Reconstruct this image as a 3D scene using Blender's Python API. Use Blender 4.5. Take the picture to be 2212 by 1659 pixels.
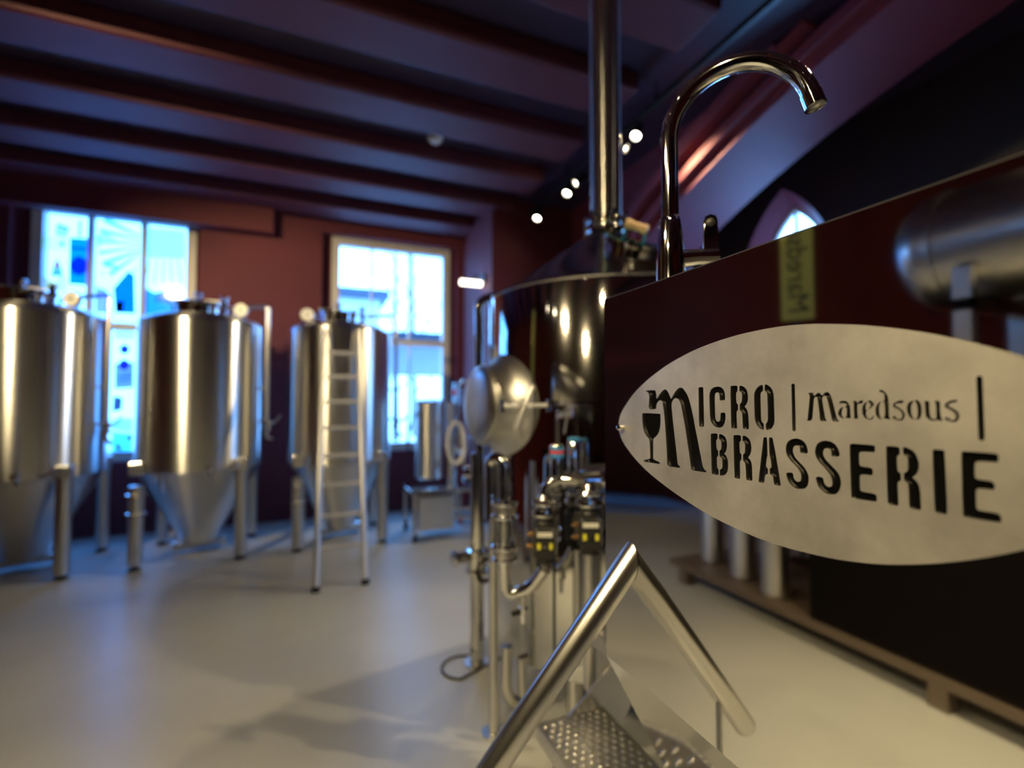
import bpy, bmesh, math, random
from mathutils import Vector, Matrix
random.seed(4)
PI = math.pi
scene = bpy.context.scene
COL = scene.collection
for o in list(bpy.data.objects):
    bpy.data.objects.remove(o)

# ------------------------------------------------------------------ camera
EYE = Vector((0, 0, 1.25))
YAW = math.radians(22.4); FPX = 1030.0
PITCH = math.atan(37.5 / FPX)
cam_data = bpy.data.cameras.new('camera')
cam = bpy.data.objects.new('camera', cam_data); COL.objects.link(cam)
cam.location = EYE
cam.rotation_euler = (PI / 2 + PITCH, 0, -YAW)
cam_data.sensor_width = 36.0
cam_data.lens = 36.0 * FPX / 2212.0
cam_data.clip_start = 0.02
cam_data.dof.use_dof = True
cam_data.dof.focus_distance = 0.63
cam_data.dof.aperture_fstop = 1.7
scene.camera = cam

# ------------------------------------------------------------------ sky, exposure
world = bpy.data.worlds.new('overcast_sky'); scene.world = world
world.use_nodes = True
wnt = world.node_tree
bg = wnt.nodes['Background']
bg.inputs['Color'].default_value = (0.20, 0.46, 1.0, 1)
bg.inputs['Strength'].default_value = 12.5
vs = scene.view_settings
vs.view_transform = 'Standard'; vs.look = 'None'; vs.gamma = 1.0
vs.use_curve_mapping = False
vs.exposure = 0.0

WARM = (1.0, 0.79, 0.43)

def portal(name, loc, rot, sx, sy):
    """light portal filling a window opening (guides the sky sampling, gives no light)"""
    l = bpy.data.lights.new(name, 'AREA'); l.shape = 'RECTANGLE'; l.size = sx; l.size_y = sy
    l.cycles.is_portal = True
    o = bpy.data.objects.new(name, l); COL.objects.link(o); o.location = loc; o.rotation_euler = rot
portal('window_portal', (-1.80, 5.86, 1.90), (-PI / 2, 0, 0), 1.3, 2.4)
portal('window_portal', (0.83, 5.86, 1.90), (-PI / 2, 0, 0), 1.3, 2.4)
portal('window_portal', (3.92, 2.86, 2.0), (0, PI / 2, 0), 1.9, 0.62)

# ------------------------------------------------------------------ materials
MATS = {}
def newmat(name):
    m = bpy.data.materials.new(name); m.use_nodes = True; MATS[name] = m
    nt = m.node_tree; b = nt.nodes['Principled BSDF']
    return m, nt, b
def N(nt, kind, **kw):
    n = nt.nodes.new(kind)
    for k, v in kw.items():
        if k in n.inputs: n.inputs[k].default_value = v
        else: setattr(n, k, v)
    return n
def plain(name, col, rough=0.5, metal=0.0, var=0.0, scale=8.0, bump=0.0, bscale=60.0, coat=0.0, spec=0.5):
    """one colour with soft procedural mottling and a fine relief"""
    m, nt, b = newmat(name)
    b.inputs['Base Color'].default_value = (*col, 1)
    b.inputs['Roughness'].default_value = rough
    b.inputs['Metallic'].default_value = metal
    b.inputs['Coat Weight'].default_value = coat
    b.inputs['Specular IOR Level'].default_value = spec
    tc = N(nt, 'ShaderNodeTexCoord')
    if var > 0:
        nz = N(nt, 'ShaderNodeTexNoise', Scale=scale, Detail=5.0, Roughness=0.6)
        nt.links.new(tc.outputs['Object'], nz.inputs['Vector'])
        r = N(nt, 'ShaderNodeValToRGB')
        r.color_ramp.elements[0].position = 0.3; r.color_ramp.elements[1].position = 0.7
        r.color_ramp.elements[0].color = (*[c * (1 - var) for c in col], 1)
        r.color_ramp.elements[1].color = (*[min(1, c * (1 + var)) for c in col], 1)
        nt.links.new(nz.outputs['Fac'], r.inputs['Fac'])
        nt.links.new(r.outputs['Color'], b.inputs['Base Color'])
    if bump > 0:
        n2 = N(nt, 'ShaderNodeTexNoise', Scale=bscale, Detail=4.0)
        nt.links.new(tc.outputs['Object'], n2.inputs['Vector'])
        bp = N(nt, 'ShaderNodeBump', Strength=bump, Distance=0.004)
        nt.links.new(n2.outputs['Fac'], bp.inputs['Height'])
        nt.links.new(bp.outputs['Normal'], b.inputs['Normal'])
    return m
plain('maroon_paint', (0.125, 0.019, 0.028), 0.7, var=0.10, scale=3, bump=0.15)
plain('maroon_ceiling', (0.115, 0.022, 0.030), 0.60, var=0.10, scale=2, bump=0.1)
plain('dark_ceiling', (0.042, 0.024, 0.050), 0.5, var=0.1, scale=2)  # ceiling between the ribs, darker and bluer than the rib colour
plain('arch_paint', (0.26, 0.052, 0.075), 0.55, var=0.08, scale=3)
plain('epoxy_floor', (0.44, 0.445, 0.43), 0.36, var=0.06, scale=2.2, bump=0.04, bscale=25, spec=0.55)
plain('cream_wood', (0.72, 0.66, 0.56), 0.45, var=0.04)
plain('black_rubber', (0.012, 0.012, 0.012), 0.5)
plain('black_plastic', (0.02, 0.02, 0.018), 0.4)
plain('black_laminate', (0.005, 0.004, 0.004), 0.8, var=0.1, spec=0.05)
plain('bronze_frame', (0.16, 0.12, 0.09), 0.5, metal=0.3)
plain('white_plastic', (0.80, 0.78, 0.72), 0.4)
plain('white_hose', (0.74, 0.70, 0.60), 0.5)
plain('red_paint', (0.70, 0.03, 0.02), 0.35)
plain('orange_plastic', (0.9, 0.14, 0.03), 0.4)
plain('blue_plastic', (0.05, 0.25, 0.55), 0.4)
plain('green_label', (0.10, 0.35, 0.12), 0.5)
plain('yellow_label', (0.75, 0.70, 0.05), 0.5)
plain('light_label', (0.70, 0.68, 0.60), 0.5)
plain('yellow_banner', (0.95, 0.78, 0.14), 0.55)
plain('black_ink', (0.02, 0.018, 0.012), 0.6)
plain('pale_wood', (0.76, 0.52, 0.30), 0.5, var=0.18, scale=30)
plain('polished_steel', (0.74, 0.73, 0.70), 0.06, metal=1)
plain('satin_steel', (0.68, 0.67, 0.64), 0.30, metal=1, var=0.05, scale=20)
plain('chrome', (0.86, 0.86, 0.86), 0.04, metal=1)
plain('mirror_steel', (0.78, 0.77, 0.74), 0.035, metal=1)
plain('cone_steel', (0.58, 0.56, 0.54), 0.14, metal=1)
plain('pale_render', (0.62, 0.64, 0.66), 0.8, var=0.1)
plain('slate', (0.05, 0.06, 0.08), 0.6)
plain('snow_ground', (0.75, 0.77, 0.80), 0.9, var=0.1)
plain('bark', (0.14, 0.12, 0.11), 0.9, var=0.2)
plain('brass', (0.80, 0.50, 0.22), 0.25, metal=1)
plain('aluminium', (0.82, 0.81, 0.79), 0.42, metal=0.7)
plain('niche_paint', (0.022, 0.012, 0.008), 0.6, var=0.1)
plain('dark_maroon', (0.16, 0.018, 0.004), 0.8, var=0.1, scale=3, spec=0.08)
plain('water', (0.9, 0.9, 0.92), 0.03, metal=1)

def brushed(name, col, rough, aniso):
    """steel brushed around the vertical axis: lamps stretch to upright streaks"""
    m, nt, b = newmat(name)
    b.inputs['Base Color'].default_value = (*col, 1); b.inputs['Metallic'].default_value = 1
    b.inputs['Roughness'].default_value = rough
    b.inputs['Anisotropic'].default_value = aniso; b.inputs['Anisotropic Rotation'].default_value = 0.25
    t = N(nt, 'ShaderNodeTangent', direction_type='RADIAL', axis='Z')
    nt.links.new(t.outputs['Tangent'], b.inputs['Tangent'])
    tc = N(nt, 'ShaderNodeTexCoord'); mp = N(nt, 'ShaderNodeMapping'); mp.inputs['Scale'].default_value = (2, 2, 160)
    nz = N(nt, 'ShaderNodeTexNoise', Scale=3.0, Detail=3.0)
    nt.links.new(tc.outputs['Object'], mp.inputs['Vector']); nt.links.new(mp.outputs['Vector'], nz.inputs['Vector'])
    mr = N(nt, 'ShaderNodeMapRange'); mr.inputs['To Min'].default_value = rough * 0.95; mr.inputs['To Max'].default_value = rough * 1.05
    nt.links.new(nz.outputs['Fac'], mr.inputs['Value']); nt.links.new(mr.outputs['Result'], b.inputs['Roughness'])
brushed('brushed_steel', (0.70, 0.69, 0.66), 0.28, 0.95)

# sign plate: bead-blasted steel with cloudy heat stains and a few scratches
m, nt, b = newmat('blasted_steel')
b.inputs['Metallic'].default_value = 0.75; b.inputs['Roughness'].default_value = 0.46
tc = N(nt, 'ShaderNodeTexCoord')
n1 = N(nt, 'ShaderNodeTexNoise', Scale=9.0, Detail=5.0, Roughness=0.6)
r = N(nt, 'ShaderNodeValToRGB')
r.color_ramp.elements[0].position = 0.32; r.color_ramp.elements[0].color = (0.42, 0.40, 0.36, 1)
r.color_ramp.elements[1].position = 0.70; r.color_ramp.elements[1].color = (0.68, 0.65, 0.58, 1)
n2 = N(nt, 'ShaderNodeTexNoise', Scale=900.0, Detail=2.0)
bp = N(nt, 'ShaderNodeBump', Strength=0.12, Distance=0.0006)
nt.links.new(tc.outputs['Object'], n1.inputs['Vector']); nt.links.new(tc.outputs['Object'], n2.inputs['Vector'])
nt.links.new(n1.outputs['Fac'], r.inputs['Fac']); nt.links.new(r.outputs['Color'], b.inputs['Base Color'])
nt.links.new(n2.outputs['Fac'], bp.inputs['Height']); nt.links.new(bp.outputs['Normal'], b.inputs['Normal'])

# satin handrail: grain along the tube
m, nt, b = newmat('brushed_tube')
b.inputs['Base Color'].default_value = (0.70, 0.68, 0.64, 1); b.inputs['Metallic'].default_value = 1; b.inputs['Roughness'].default_value = 0.25
tc = N(nt, 'ShaderNodeTexCoord'); mp = N(nt, 'ShaderNodeMapping'); mp.inputs['Scale'].default_value = (300, 300, 300)
nz = N(nt, 'ShaderNodeTexNoise', Scale=4.0, Detail=2.0)
nt.links.new(tc.outputs['Object'], mp.inputs['Vector']); nt.links.new(mp.outputs['Vector'], nz.inputs['Vector'])
bp = N(nt, 'ShaderNodeBump', Strength=0.06, Distance=0.0004)
nt.links.new(nz.outputs['Fac'], bp.inputs['Height']); nt.links.new(bp.outputs['Normal'], b.inputs['Normal'])

def glassy(name, col, gloss=0.06):
    """thin window glass: tinted see-through with a little gloss"""
    m = bpy.data.materials.new(name); m.use_nodes = True; MATS[name] = m
    nt = m.node_tree; nt.nodes.clear()
    out = N(nt, 'ShaderNodeOutputMaterial'); mix = N(nt, 'ShaderNodeMixShader'); mix.inputs[0].default_value = gloss
    tr = N(nt, 'ShaderNodeBsdfTransparent'); tr.inputs['Color'].default_value = (*col, 1)
    gl = N(nt, 'ShaderNodeBsdfGlossy'); gl.inputs['Roughness'].default_value = 0.05
    nt.links.new(tr.outputs[0], mix.inputs[1]); nt.links.new(gl.outputs[0], mix.inputs[2]); nt.links.new(mix.outputs[0], out.inputs[0])
    return m
glassy('clear_glass', (0.80, 0.90, 0.96))
glassy('painted_glass', (0.60, 0.78, 0.93))
glassy('sight_tube_glass', (0.95, 0.96, 0.94), 0.10)
glassy('teal_glass', (0.55, 0.80, 0.74), 0.15)
def emitter(name, col, s):
    m = bpy.data.materials.new(name); m.use_nodes = True; MATS[name] = m
    nt = m.node_tree; nt.nodes.clear()
    out = N(nt, 'ShaderNodeOutputMaterial'); e = N(nt, 'ShaderNodeEmission'); e.inputs['Color'].default_value = (*col, 1); e.inputs['Strength'].default_value = s
    nt.links.new(e.outputs[0], out.inputs[0])
plain('cut_edge', (0.30, 0.28, 0.25), 0.40, metal=1)
plain('gloss_black', (0.004, 0.004, 0.004), 0.12)
plain('neck_steel', (0.66, 0.65, 0.62), 0.38, metal=1)
emitter('lamp_lens', (1.0, 0.86, 0.62), 60.0)
emitter('tube_glow', (1.0, 0.88, 0.72), 6.0)

# ------------------------------------------------------------------ helpers
def cam_ray(u, v):
    fw = Vector((math.sin(YAW) * math.cos(PITCH), math.cos(YAW) * math.cos(PITCH), math.sin(PITCH)))
    rt = Vector((math.cos(YAW), -math.sin(YAW), 0)); up = rt.cross(fw)
    return fw + rt * ((u - 1106) / FPX) + up * ((829.5 - v) / FPX)
def at(u, v, depth): return EYE + cam_ray(u, v) * depth
def on_y(u, v, y): d = cam_ray(u, v); return EYE + d * (y / d.y)
def on_x(u, v, x): d = cam_ray(u, v); return EYE + d * (x / d.x)
def on_z(u, v, z): d = cam_ray(u, v); return EYE + d * ((z - EYE.z) / d.z)

def box(bm, lo, hi, rot=None, piv=None):
    lo, hi = Vector(lo), Vector(hi)
    vs = [bm.verts.new((x, y, z)) for z in (lo.z, hi.z) for y in (lo.y, hi.y) for x in (lo.x, hi.x)]
    for f in ((0, 2, 3, 1), (4, 5, 7, 6), (0, 1, 5, 4), (2, 6, 7, 3), (0, 4, 6, 2), (1, 3, 7, 5)):
        bm.faces.new([vs[i] for i in f])
    if rot is not None:
        bmesh.ops.rotate(bm, verts=vs, cent=Vector(piv) if piv is not None else (lo + hi) / 2, matrix=rot)
    return vs
def basis(d):
    d = Vector(d).normalized()
    a = Vector((0, 0, 1)) if abs(d.z) < 0.9 else Vector((1, 0, 0))
    x = a.cross(d).normalized(); return x, d.cross(x), d
def ring(bm, c, x, y, r, n):
    return [bm.verts.new(Vector(c) + x * (r * math.cos(2 * PI * i / n)) + y * (r * math.sin(2 * PI * i / n))) for i in range(n)]
def bridge(bm, a, b):
    n = len(a)
    for i in range(n): bm.faces.new((a[i], a[(i + 1) % n], b[(i + 1) % n], b[i]))
def cyl(bm, p0, p1, r0, r1=None, n=20, caps=True):
    p0, p1 = Vector(p0), Vector(p1); r1 = r0 if r1 is None else r1
    x, y, d = basis(p1 - p0)
    a = ring(bm, p0, x, y, r0, n); b_ = ring(bm, p1, x, y, r1, n); bridge(bm, a, b_)
    if caps: bm.faces.new(a[::-1]); bm.faces.new(b_)
def fillet(pts, rad, n=6):
    pts = [Vector(p) for p in pts]; out = [pts[0]]
    for i in range(1, len(pts) - 1):
        a, p, b_ = pts[i - 1], pts[i], pts[i + 1]
        da = (a - p); db = (b_ - p); ra = min(rad, da.length * 0.49, db.length * 0.49)
        A = p + da.normalized() * ra; B = p + db.normalized() * ra
        for k in range(n + 1):
            t = k / n; out.append(A * (1 - t) ** 2 + p * 2 * t * (1 - t) + B * t ** 2)
    out.append(pts[-1]); return out
def tube(bm, pts, r, n=14, bend=0.0, caps=True, closed=False):
    if bend: pts = fillet(pts, bend)
    pts = [Vector(p) for p in pts]; rings = []
    x = None; m_ = len(pts)
    for i, p in enumerate(pts):
        if closed: d = (pts[(i + 1) % m_] - pts[i - 1]).normalized()
        else: d = (pts[min(i + 1, m_ - 1)] - pts[max(i - 1, 0)]).normalized()
        if x is None: x, y, _ = basis(d)
        else:
            x = (x - d * x.dot(d)).normalized(); y = d.cross(x)
        rr = r[i] if isinstance(r, (list, tuple)) else r
        rings.append(ring(bm, p, x, y, rr, n))
    for a, b_ in zip(rings, rings[1:]): bridge(bm, a, b_)
    if closed: bridge(bm, rings[-1], rings[0])
    elif caps: bm.faces.new(rings[0][::-1]); bm.faces.new(rings[-1])
def lathe(bm, prof, c=(0, 0, 0), axis=(0, 0, 1), n=40, cap0=True, cap1=True):
    """profile of (radius, distance along axis)"""
    c = Vector(c); x, y, d = basis(axis); rings = []
    for r, h in prof:
        if r < 1e-6: rings.append([bm.verts.new(c + d * h)])
        else: rings.append(ring(bm, c + d * h, x, y, r, n))
    for a, b_ in zip(rings, rings[1:]):
        if len(a) == 1 and len(b_) == 1: continue
        if len(a) == 1:
            for i in range(n): bm.faces.new((a[0], b_[(i + 1) % n], b_[i]))
        elif len(b_) == 1:
            for i in range(n): bm.faces.new((a[i], a[(i + 1) % n], b_[0]))
        else: bridge(bm, a, b_)
    if cap0 and len(rings[0]) > 1: bm.faces.new(rings[0][::-1])
    if cap1 and len(rings[-1]) > 1: bm.faces.new(rings[-1])
def prism(bm, poly, ext):
    """flat polygon (3D points) pushed along a vector"""
    ext = Vector(ext)
    a = [bm.verts.new(p) for p in poly]; b_ = [bm.verts.new(Vector(p) + ext) for p in poly]
    bm.faces.new(a[::-1]); bm.faces.new(b_)
    k = len(a)
    for i in range(k): bm.faces.new((a[i], a[(i + 1) % k], b_[(i + 1) % k], b_[i]))
def B(fn, *a, **k):
    bm = bmesh.new(); fn(bm, *a, **k); return bm

def origin_of(o):
    v = Vector((0, 0, 0))
    while o is not None: v += o.location; o = o.parent
    return v
def obj(name, bm, mat, parent=None, smooth=True, loc=None, local=False, bevel=0.0, sharp=35):
    """link a bmesh as one object; coordinates are world ones unless local"""
    bmesh.ops.recalc_face_normals(bm, faces=bm.faces[:])
    off = Vector(loc) if loc is not None else Vector((0, 0, 0))
    base = origin_of(parent) + off
    if not local: bmesh.ops.translate(bm, verts=bm.verts[:], vec=-base)
    me = bpy.data.meshes.new(name); bm.to_mesh(me); bm.free()
    o = bpy.data.objects.new(name, me); COL.objects.link(o)
    me.materials.append(MATS[mat] if isinstance(mat, str) else mat)
    if smooth:
        me.shade_smooth(); me.set_sharp_from_angle(angle=math.radians(sharp))
    if bevel:
        md = o.modifiers.new('bevel', 'BEVEL'); md.width = bevel; md.segments = 2; md.limit_method = 'ANGLE'
    o.location = off
    if parent is not None: o.parent = parent
    return o
def tag(o, label, cat, group=None):
    o['label'] = label; o['category'] = cat
    if group: o['group'] = group
    return o
def thing(name, loc, label, cat, group=None):
    o = bpy.data.objects.new(name, None); COL.objects.link(o); o.location = loc; o.empty_display_size = 0.1
    return tag(o, label, cat, group)
def struct(name, bm, mat, parent=None, **k):
    o = obj(name, bm, mat, parent, **k)
    if parent is None: o['kind'] = 'structure'
    return o
def copy_tree(o, parent=None):
    c = o.copy(); COL.objects.link(c); c.parent = parent
    for ch in list(o.children): copy_tree(ch, c)
    return c

# ================================================================== THE ROOM
XL, XR, YB, YF, ZC = -3.2, 2.6, -3.5, 5.6, 3.37
struct('floor', B(box, (XL - .3, YB - .3, -0.1), (4.4, YF + .3, 0)), 'epoxy_floor', smooth=False)

# wall with two windows (openings left free)
W1 = (-2.55, -1.10); W2 = (0.05, 1.58); WZ = (0.68, 3.12)
bm = bmesh.new()
for x0, x1, z0, z1 in ((XL - .3, W1[0], 0, ZC), (W1[1], W2[0], 0, ZC), (W2[1], 1.66, 0, ZC),
                       (W1[0], W1[1], 0, WZ[0]), (W1[0], W1[1], WZ[1], ZC), (W2[0], W2[1], 0, WZ[0]), (W2[0], W2[1], WZ[1], ZC)):
    box(bm, (x0, YF, z0), (x1, YF + .32, z1))
struct('wall_far', bm, 'maroon_paint', smooth=False)
struct('wall_left', B(box, (XL - .3, YB, 0), (XL, YF, ZC)), 'dark_maroon', smooth=False)
struct('wall_back', B(box, (XL - .3, YB - .3, 0), (4.4, YB, ZC)), 'dark_maroon', smooth=False)
# return beside the clear window, then the wall that widens the room
bm = bmesh.new(); box(bm, (1.66, 4.57, 0), (4.4, YF + .32, ZC))
struct('wall_return', bm, 'maroon_paint', smooth=False)

# side wall with a wide low arch
def arch_z(y): return -3.41 + math.sqrt(max(0.0, 44.9 - (y - 0.4) ** 2))
AY0, AY1 = -3.2, 4.15
NA = 40
ays = [AY1 + (AY0 - AY1) * i / NA for i in range(NA + 1)]
def arch_wall(bm, x0, x1, lift):
    top = ZC
    for i in range(NA):
        y0, y1 = ays[i], ays[i + 1]
        z0, z1 = arch_z(y0) + lift, arch_z(y1) + lift
        z0 = min(z0, top - .01); z1 = min(z1, top - .01)
        prism(bm, [(x0, y0, z0), (x0, y1, z1), (x0, y1, top), (x0, y0, top)], (x1 - x0, 0, 0))
    box(bm, (x0, AY1, 0), (x1, 4.57, top)); box(bm, (x0, YB, 0), (x1, AY0, top))
struct('wall_right', B(arch_wall, XR, XR + .6, 0.0), 'arch_paint', smooth=False)
# two mouldings stepping out round the arch
def moulding(bm, x0, x1, l0, l1):
    for i in range(NA):
        y0, y1 = ays[i], ays[i + 1]
        a0, a1 = arch_z(y0), arch_z(y1)
        if max(a0, a1) + l1 > ZC: l = max(l0 + .005, ZC - .002 - max(a0, a1))
        else: l = l1
        if max(a0, a1) + l0 > ZC - .01: continue
        prism(bm, [(x0, y0, a0 + l0), (x0, y1, a1 + l0), (x0, y1, a1 + l), (x0, y0, a0 + l)], (x1 - x0, 0, 0))
for k, (x0, l0, l1) in enumerate(((2.52, 0.06, 0.13), (2.47, 0.20, 0.30))):
    struct('trim_%d' % (k + 1), B(moulding, x0, XR + .002, l0, l1), 'arch_paint', smooth=False)

# wall behind the arch with a pointed window
def pointed(yc, w, z0, spring, n=8):
    """pointed outline in (y, z), counter-clockwise"""
    h = w * 1.9; pts = [(yc - w / 2, z0), (yc + w / 2, z0)]
    R_ = w * 1.15; cx = yc + w / 2 - R_
    a1 = math.acos((yc - cx) / R_)
    pts += [(cx + R_ * math.cos(a1 * i / n), spring + R_ * math.sin(a1 * i / n)) for i in range(n + 1)]
    cx2 = yc - w / 2 + R_
    pts += [(cx2 - R_ * math.cos(a1 * i / n), spring + R_ * math.sin(a1 * i / n)) for i in range(n - 1, -1, -1)]
    return pts
GY, GW, GZ0, GSP = 2.86, 0.90, 1.0, 2.23
XN = 3.7
out = pointed(GY, GW, GZ0, GSP); inn = pointed(GY, 0.60, GZ0 + .1, 2.37)
bm = bmesh.new()
ov = [bm.verts.new((XN, y, z)) for y, z in out]; iv = [bm.verts.new((XN + .15, y, z)) for y, z in inn]
bridge(bm, ov, iv)                                              # splayed reveal
struct('trim_6', bm, 'arch_paint', smooth=False); bm = bmesh.new()
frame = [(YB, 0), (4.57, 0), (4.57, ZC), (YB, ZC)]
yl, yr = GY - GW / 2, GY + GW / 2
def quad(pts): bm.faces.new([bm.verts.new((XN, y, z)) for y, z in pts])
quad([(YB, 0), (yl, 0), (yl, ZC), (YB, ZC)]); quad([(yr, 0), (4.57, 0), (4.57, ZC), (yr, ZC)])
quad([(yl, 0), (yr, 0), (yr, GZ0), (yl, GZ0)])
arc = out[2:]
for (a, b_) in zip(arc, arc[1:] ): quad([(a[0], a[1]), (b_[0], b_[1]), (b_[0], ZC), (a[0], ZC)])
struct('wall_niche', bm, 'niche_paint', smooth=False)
# outside skin so that no sky leaks round the reveal
bm = bmesh.new()
box(bm, (XN + .15, YB, 0), (XN + .2, GY - .30, ZC)); box(bm, (XN + .15, GY + .30, 0), (XN + .2, 4.57, ZC)); box(bm, (XN + .15, GY - .30, 0), (XN + .2, GY + .30, GZ0 + .1))
top_arc = inn[2:]
for (a, b_) in zip(top_arc, top_arc[1:]):
    prism(bm, [(XN + .15, a[0], a[1]), (XN + .15, b_[0], b_[1]), (XN + .15, b_[0], ZC), (XN + .15, a[0], ZC)], (.05, 0, 0))
struct('wall_niche_outer', bm, 'arch_paint', smooth=False)
w3 = struct('window_3', B(tube, [(XN + .17, y, z) for y, z in inn], 0.028, 8, closed=True), 'cream_wood')
obj('mullion', B(box, (XN + .16, GY - .012, GZ0 + .1), (XN + .19, GY + .012, 2.9)), 'cream_wood', w3, smooth=False)
bm = bmesh.new(); bm.faces.new([bm.verts.new((XN + .175, y, z)) for y, z in inn]); obj('pane', bm, 'clear_glass', w3, smooth=False)

# ceiling with wide shallow ribs running across the room
ceil = struct('ceiling', B(box, (XL - .3, YB - .3, ZC), (4.4, YF + .32, ZC + .2)), 'dark_ceiling', smooth=False)
yb = 3.98 - .68 * 10
while yb < 5.5:
    obj('ceiling_rib', B(box, (XL, yb - .17, ZC - .13), (1.9, yb + .17, ZC + .01)), 'maroon_ceiling', ceil, smooth=False, bevel=0.03)
    yb += .68
# boxed-in duct above the painted window, dark skirting
struct('trim_3', B(box, (XL, YF - .16, 2.99), (-0.42, YF + .002, 3.30)), 'maroon_paint', smooth=False, bevel=.01)
struct('baseboard_far', B(box, (XL, YF - .02, 0), (1.66, YF + .002, 0.12)), 'maroon_ceiling', smooth=False)
struct('baseboard_return', B(box, (1.64, 4.55, 0), (1.662, YF - .02, 0.12)), 'maroon_ceiling', smooth=False)

# ------------------------------------------------------------------ windows
def bars_window(name, x0, x1, yw, z0, z1, mull, transom, mw=0.03, glass='clear_glass'):
    """casing, two mullions and a transom; each pane its own sheet"""
    bm = bmesh.new(); c = 0.085
    box(bm, (x0, yw - .05, z1 - c), (x1, yw + .05, z1)); box(bm, (x0, yw - .05, z0), (x1, yw + .05, z0 + c))
    box(bm, (x0, yw - .05, z0 + c), (x0 + c, yw + .05, z1 - c)); box(bm, (x1 - c, yw - .05, z0 + c), (x1, yw + .05, z1 - c))
    w = struct(name, bm, 'cream_wood', smooth=False)
    obj('transom', B(box, (x0 + c, yw - .04, transom - .035), (x1 - c, yw + .04, transom + .035)), 'cream_wood', w, smooth=False)
    xs = [x0 + c] + mull + [x1 - c]
    for m_ in mull:
        obj('mullion', B(box, (m_ - mw / 2, yw - .03, z0 + c), (m_ + mw / 2, yw + .03, transom - .035)), 'cream_wood', w, smooth=False)
        obj('mullion', B(box, (m_ - mw / 2, yw - .03, transom + .035), (m_ + mw / 2, yw + .03, z1 - c)), 'cream_wood', w, smooth=False)
    for a, b_ in zip(xs, xs[1:]):
        for za, zb in ((z0 + c, transom - .035), (transom + .035, z1 - c)):
            obj('pane', B(box, (a, yw + .004, za), (b_, yw + .008, zb)), glass, w, smooth=False)
    return w
YW = 5.76
# casings close the openings: the frame fills the hole in the wall
w1 = bars_window('window_1', -2.45, -1.15, YW, 0.68, 3.12, [-2.02, -1.60], 1.98, 0.045, 'painted_glass')
w2 = bars_window('window_2', 0.15, 1.52, YW, 0.68, 3.12, [0.59, 1.03], 1.95, 0.022)
for name, xs in (('trim_4', ((W1[0], -2.45), (-1.15, W1[1]))), ('trim_5', ((W2[0], 0.15), (1.52, W2[1])))):
    bm = bmesh.new()
    for a, b_ in xs: box(bm, (a - .001, YW - .02, 0.68), (b_ + .001, YW + .1, 3.12))
    struct(name, bm, 'maroon_paint', smooth=False)

# painted glass: each coloured piece lies on the panes
def stain(col):
    key = 'stained_%02d%02d%02d' % tuple(int(c * 99) for c in col)
    if key not in MATS: glassy(key, col, 0.03)
    return key
def piece(pts, col, k=[0]):
    """outline in millimetres of the first zoomed view of this window"""
    k[0] += 1
    poly = [on_y(cx / 4.366, 380 + cy / 4.366, YW - .004 - .0006 * (k[0] % 12)) for cx, cy in pts]
    obj('glass_piece', B(prism, poly, (0, .0004, 0)), stain(col), w1, smooth=False)
def disc(cx, cy, r, col, n=14): piece([(cx + r * math.cos(2 * PI * i / n), cy + r * math.sin(2 * PI * i / n)) for i in range(n)], col)
piece([(660, 580), (838, 592), (826, 1032), (650, 1020)], (0.02, 0.38, 0.85))
piece([(664, 670), (834, 680), (833, 700), (664, 690)], (0.03, 0.25, 0.55))
disc(745, 850, 88, (0.62, 0.30, 0.62)); disc(690, 855, 18, (0.85, 0.55, 0.25)); disc(775, 862, 18, (0.85, 0.55, 0.25)); disc(735, 770, 16, (0.1, 0.2, 0.6))
piece([(415, 565), (645, 580), (642, 705), (415, 692)], (0.92, 0.92, 0.66))
piece([(525, 470), (645, 518), (625, 580), (520, 560)], (0.62, 0.68, 0.62))
piece([(548, 448), (656, 492), (640, 516), (536, 472)], (0.03, 0.04, 0.06)); disc(585, 640, 24, (0.12, 0.22, 0.20))
piece([(540, 775), (582, 862), (498, 858)], (0.62, 0.04, 0.03))
piece([(502, 860), (580, 866), (592, 950), (480, 945)], (0.34, 0.46, 0.34))
piece([(420, 950), (520, 1000), (590, 930), (626, 1000), (606, 1090), (425, 1080)], (0.85, 0.60, 0.34))
piece([(740, 420), (770, 422), (764, 580), (735, 575)], (0.45, 0.72, 0.92))
piece([(1360, 488), (1742, 520), (1740, 782), (1358, 772)], (0.72, 0.86, 0.70))
for a0, a1 in ((150, 156), (163, 168), (176, 180), (188, 192), (200, 206), (213, 218)):
    p = []
    for ang, rad in ((a0, 200), (a0, 620), (a1, 620), (a1, 200)):
        p.append((1540 + rad * math.cos(math.radians(ang)), 640 - rad * math.sin(math.radians(ang)) * .8))
    piece([(max(905, min(1318, x)), y) for x, y in p], (0.45, 0.72, 0.88))
for x in (1400, 1470, 1535, 1600, 1670): piece([(x, 790), (x + 14, 790), (x + (x - 1535) * .25 + 10, 1010), (x + (x - 1535) * .25 - 6, 1010)], (0.62, 0.82, 0.72))
piece([(920, 565), (1000, 545), (1112, 610), (900, 592)], (0.66, 0.72, 0.66)); piece([(925, 555), (945, 560), (938, 680), (924, 676)], (0.08, 0.10, 0.14))
piece([(1000, 828), (1115, 848), (1092, 872), (998, 856)], (0.26, 0.08, 0.28)); disc(968, 918, 18, (0.8, 0.05, 0.05)); disc(1270, 890, 18, (0.7, 0.06, 0.15)); disc(1380, 900, 20, (0.7, 0.08, 0.2)); disc(1668, 1055, 18, (0.85, 0.1, 0.05))
piece([(1070, 1060), (1210, 895), (1268, 935), (1275, 1300), (1090, 1290)], (0.03, 0.33, 0.55))
piece([(900, 1040), (1000, 1070), (1060, 1300), (900, 1290)], (0.55, 0.48, 0.85)); piece([(1090, 1180), (1170, 1180), (1160, 1290), (1085, 1280)], (0.45, 0.10, 0.08))
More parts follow.
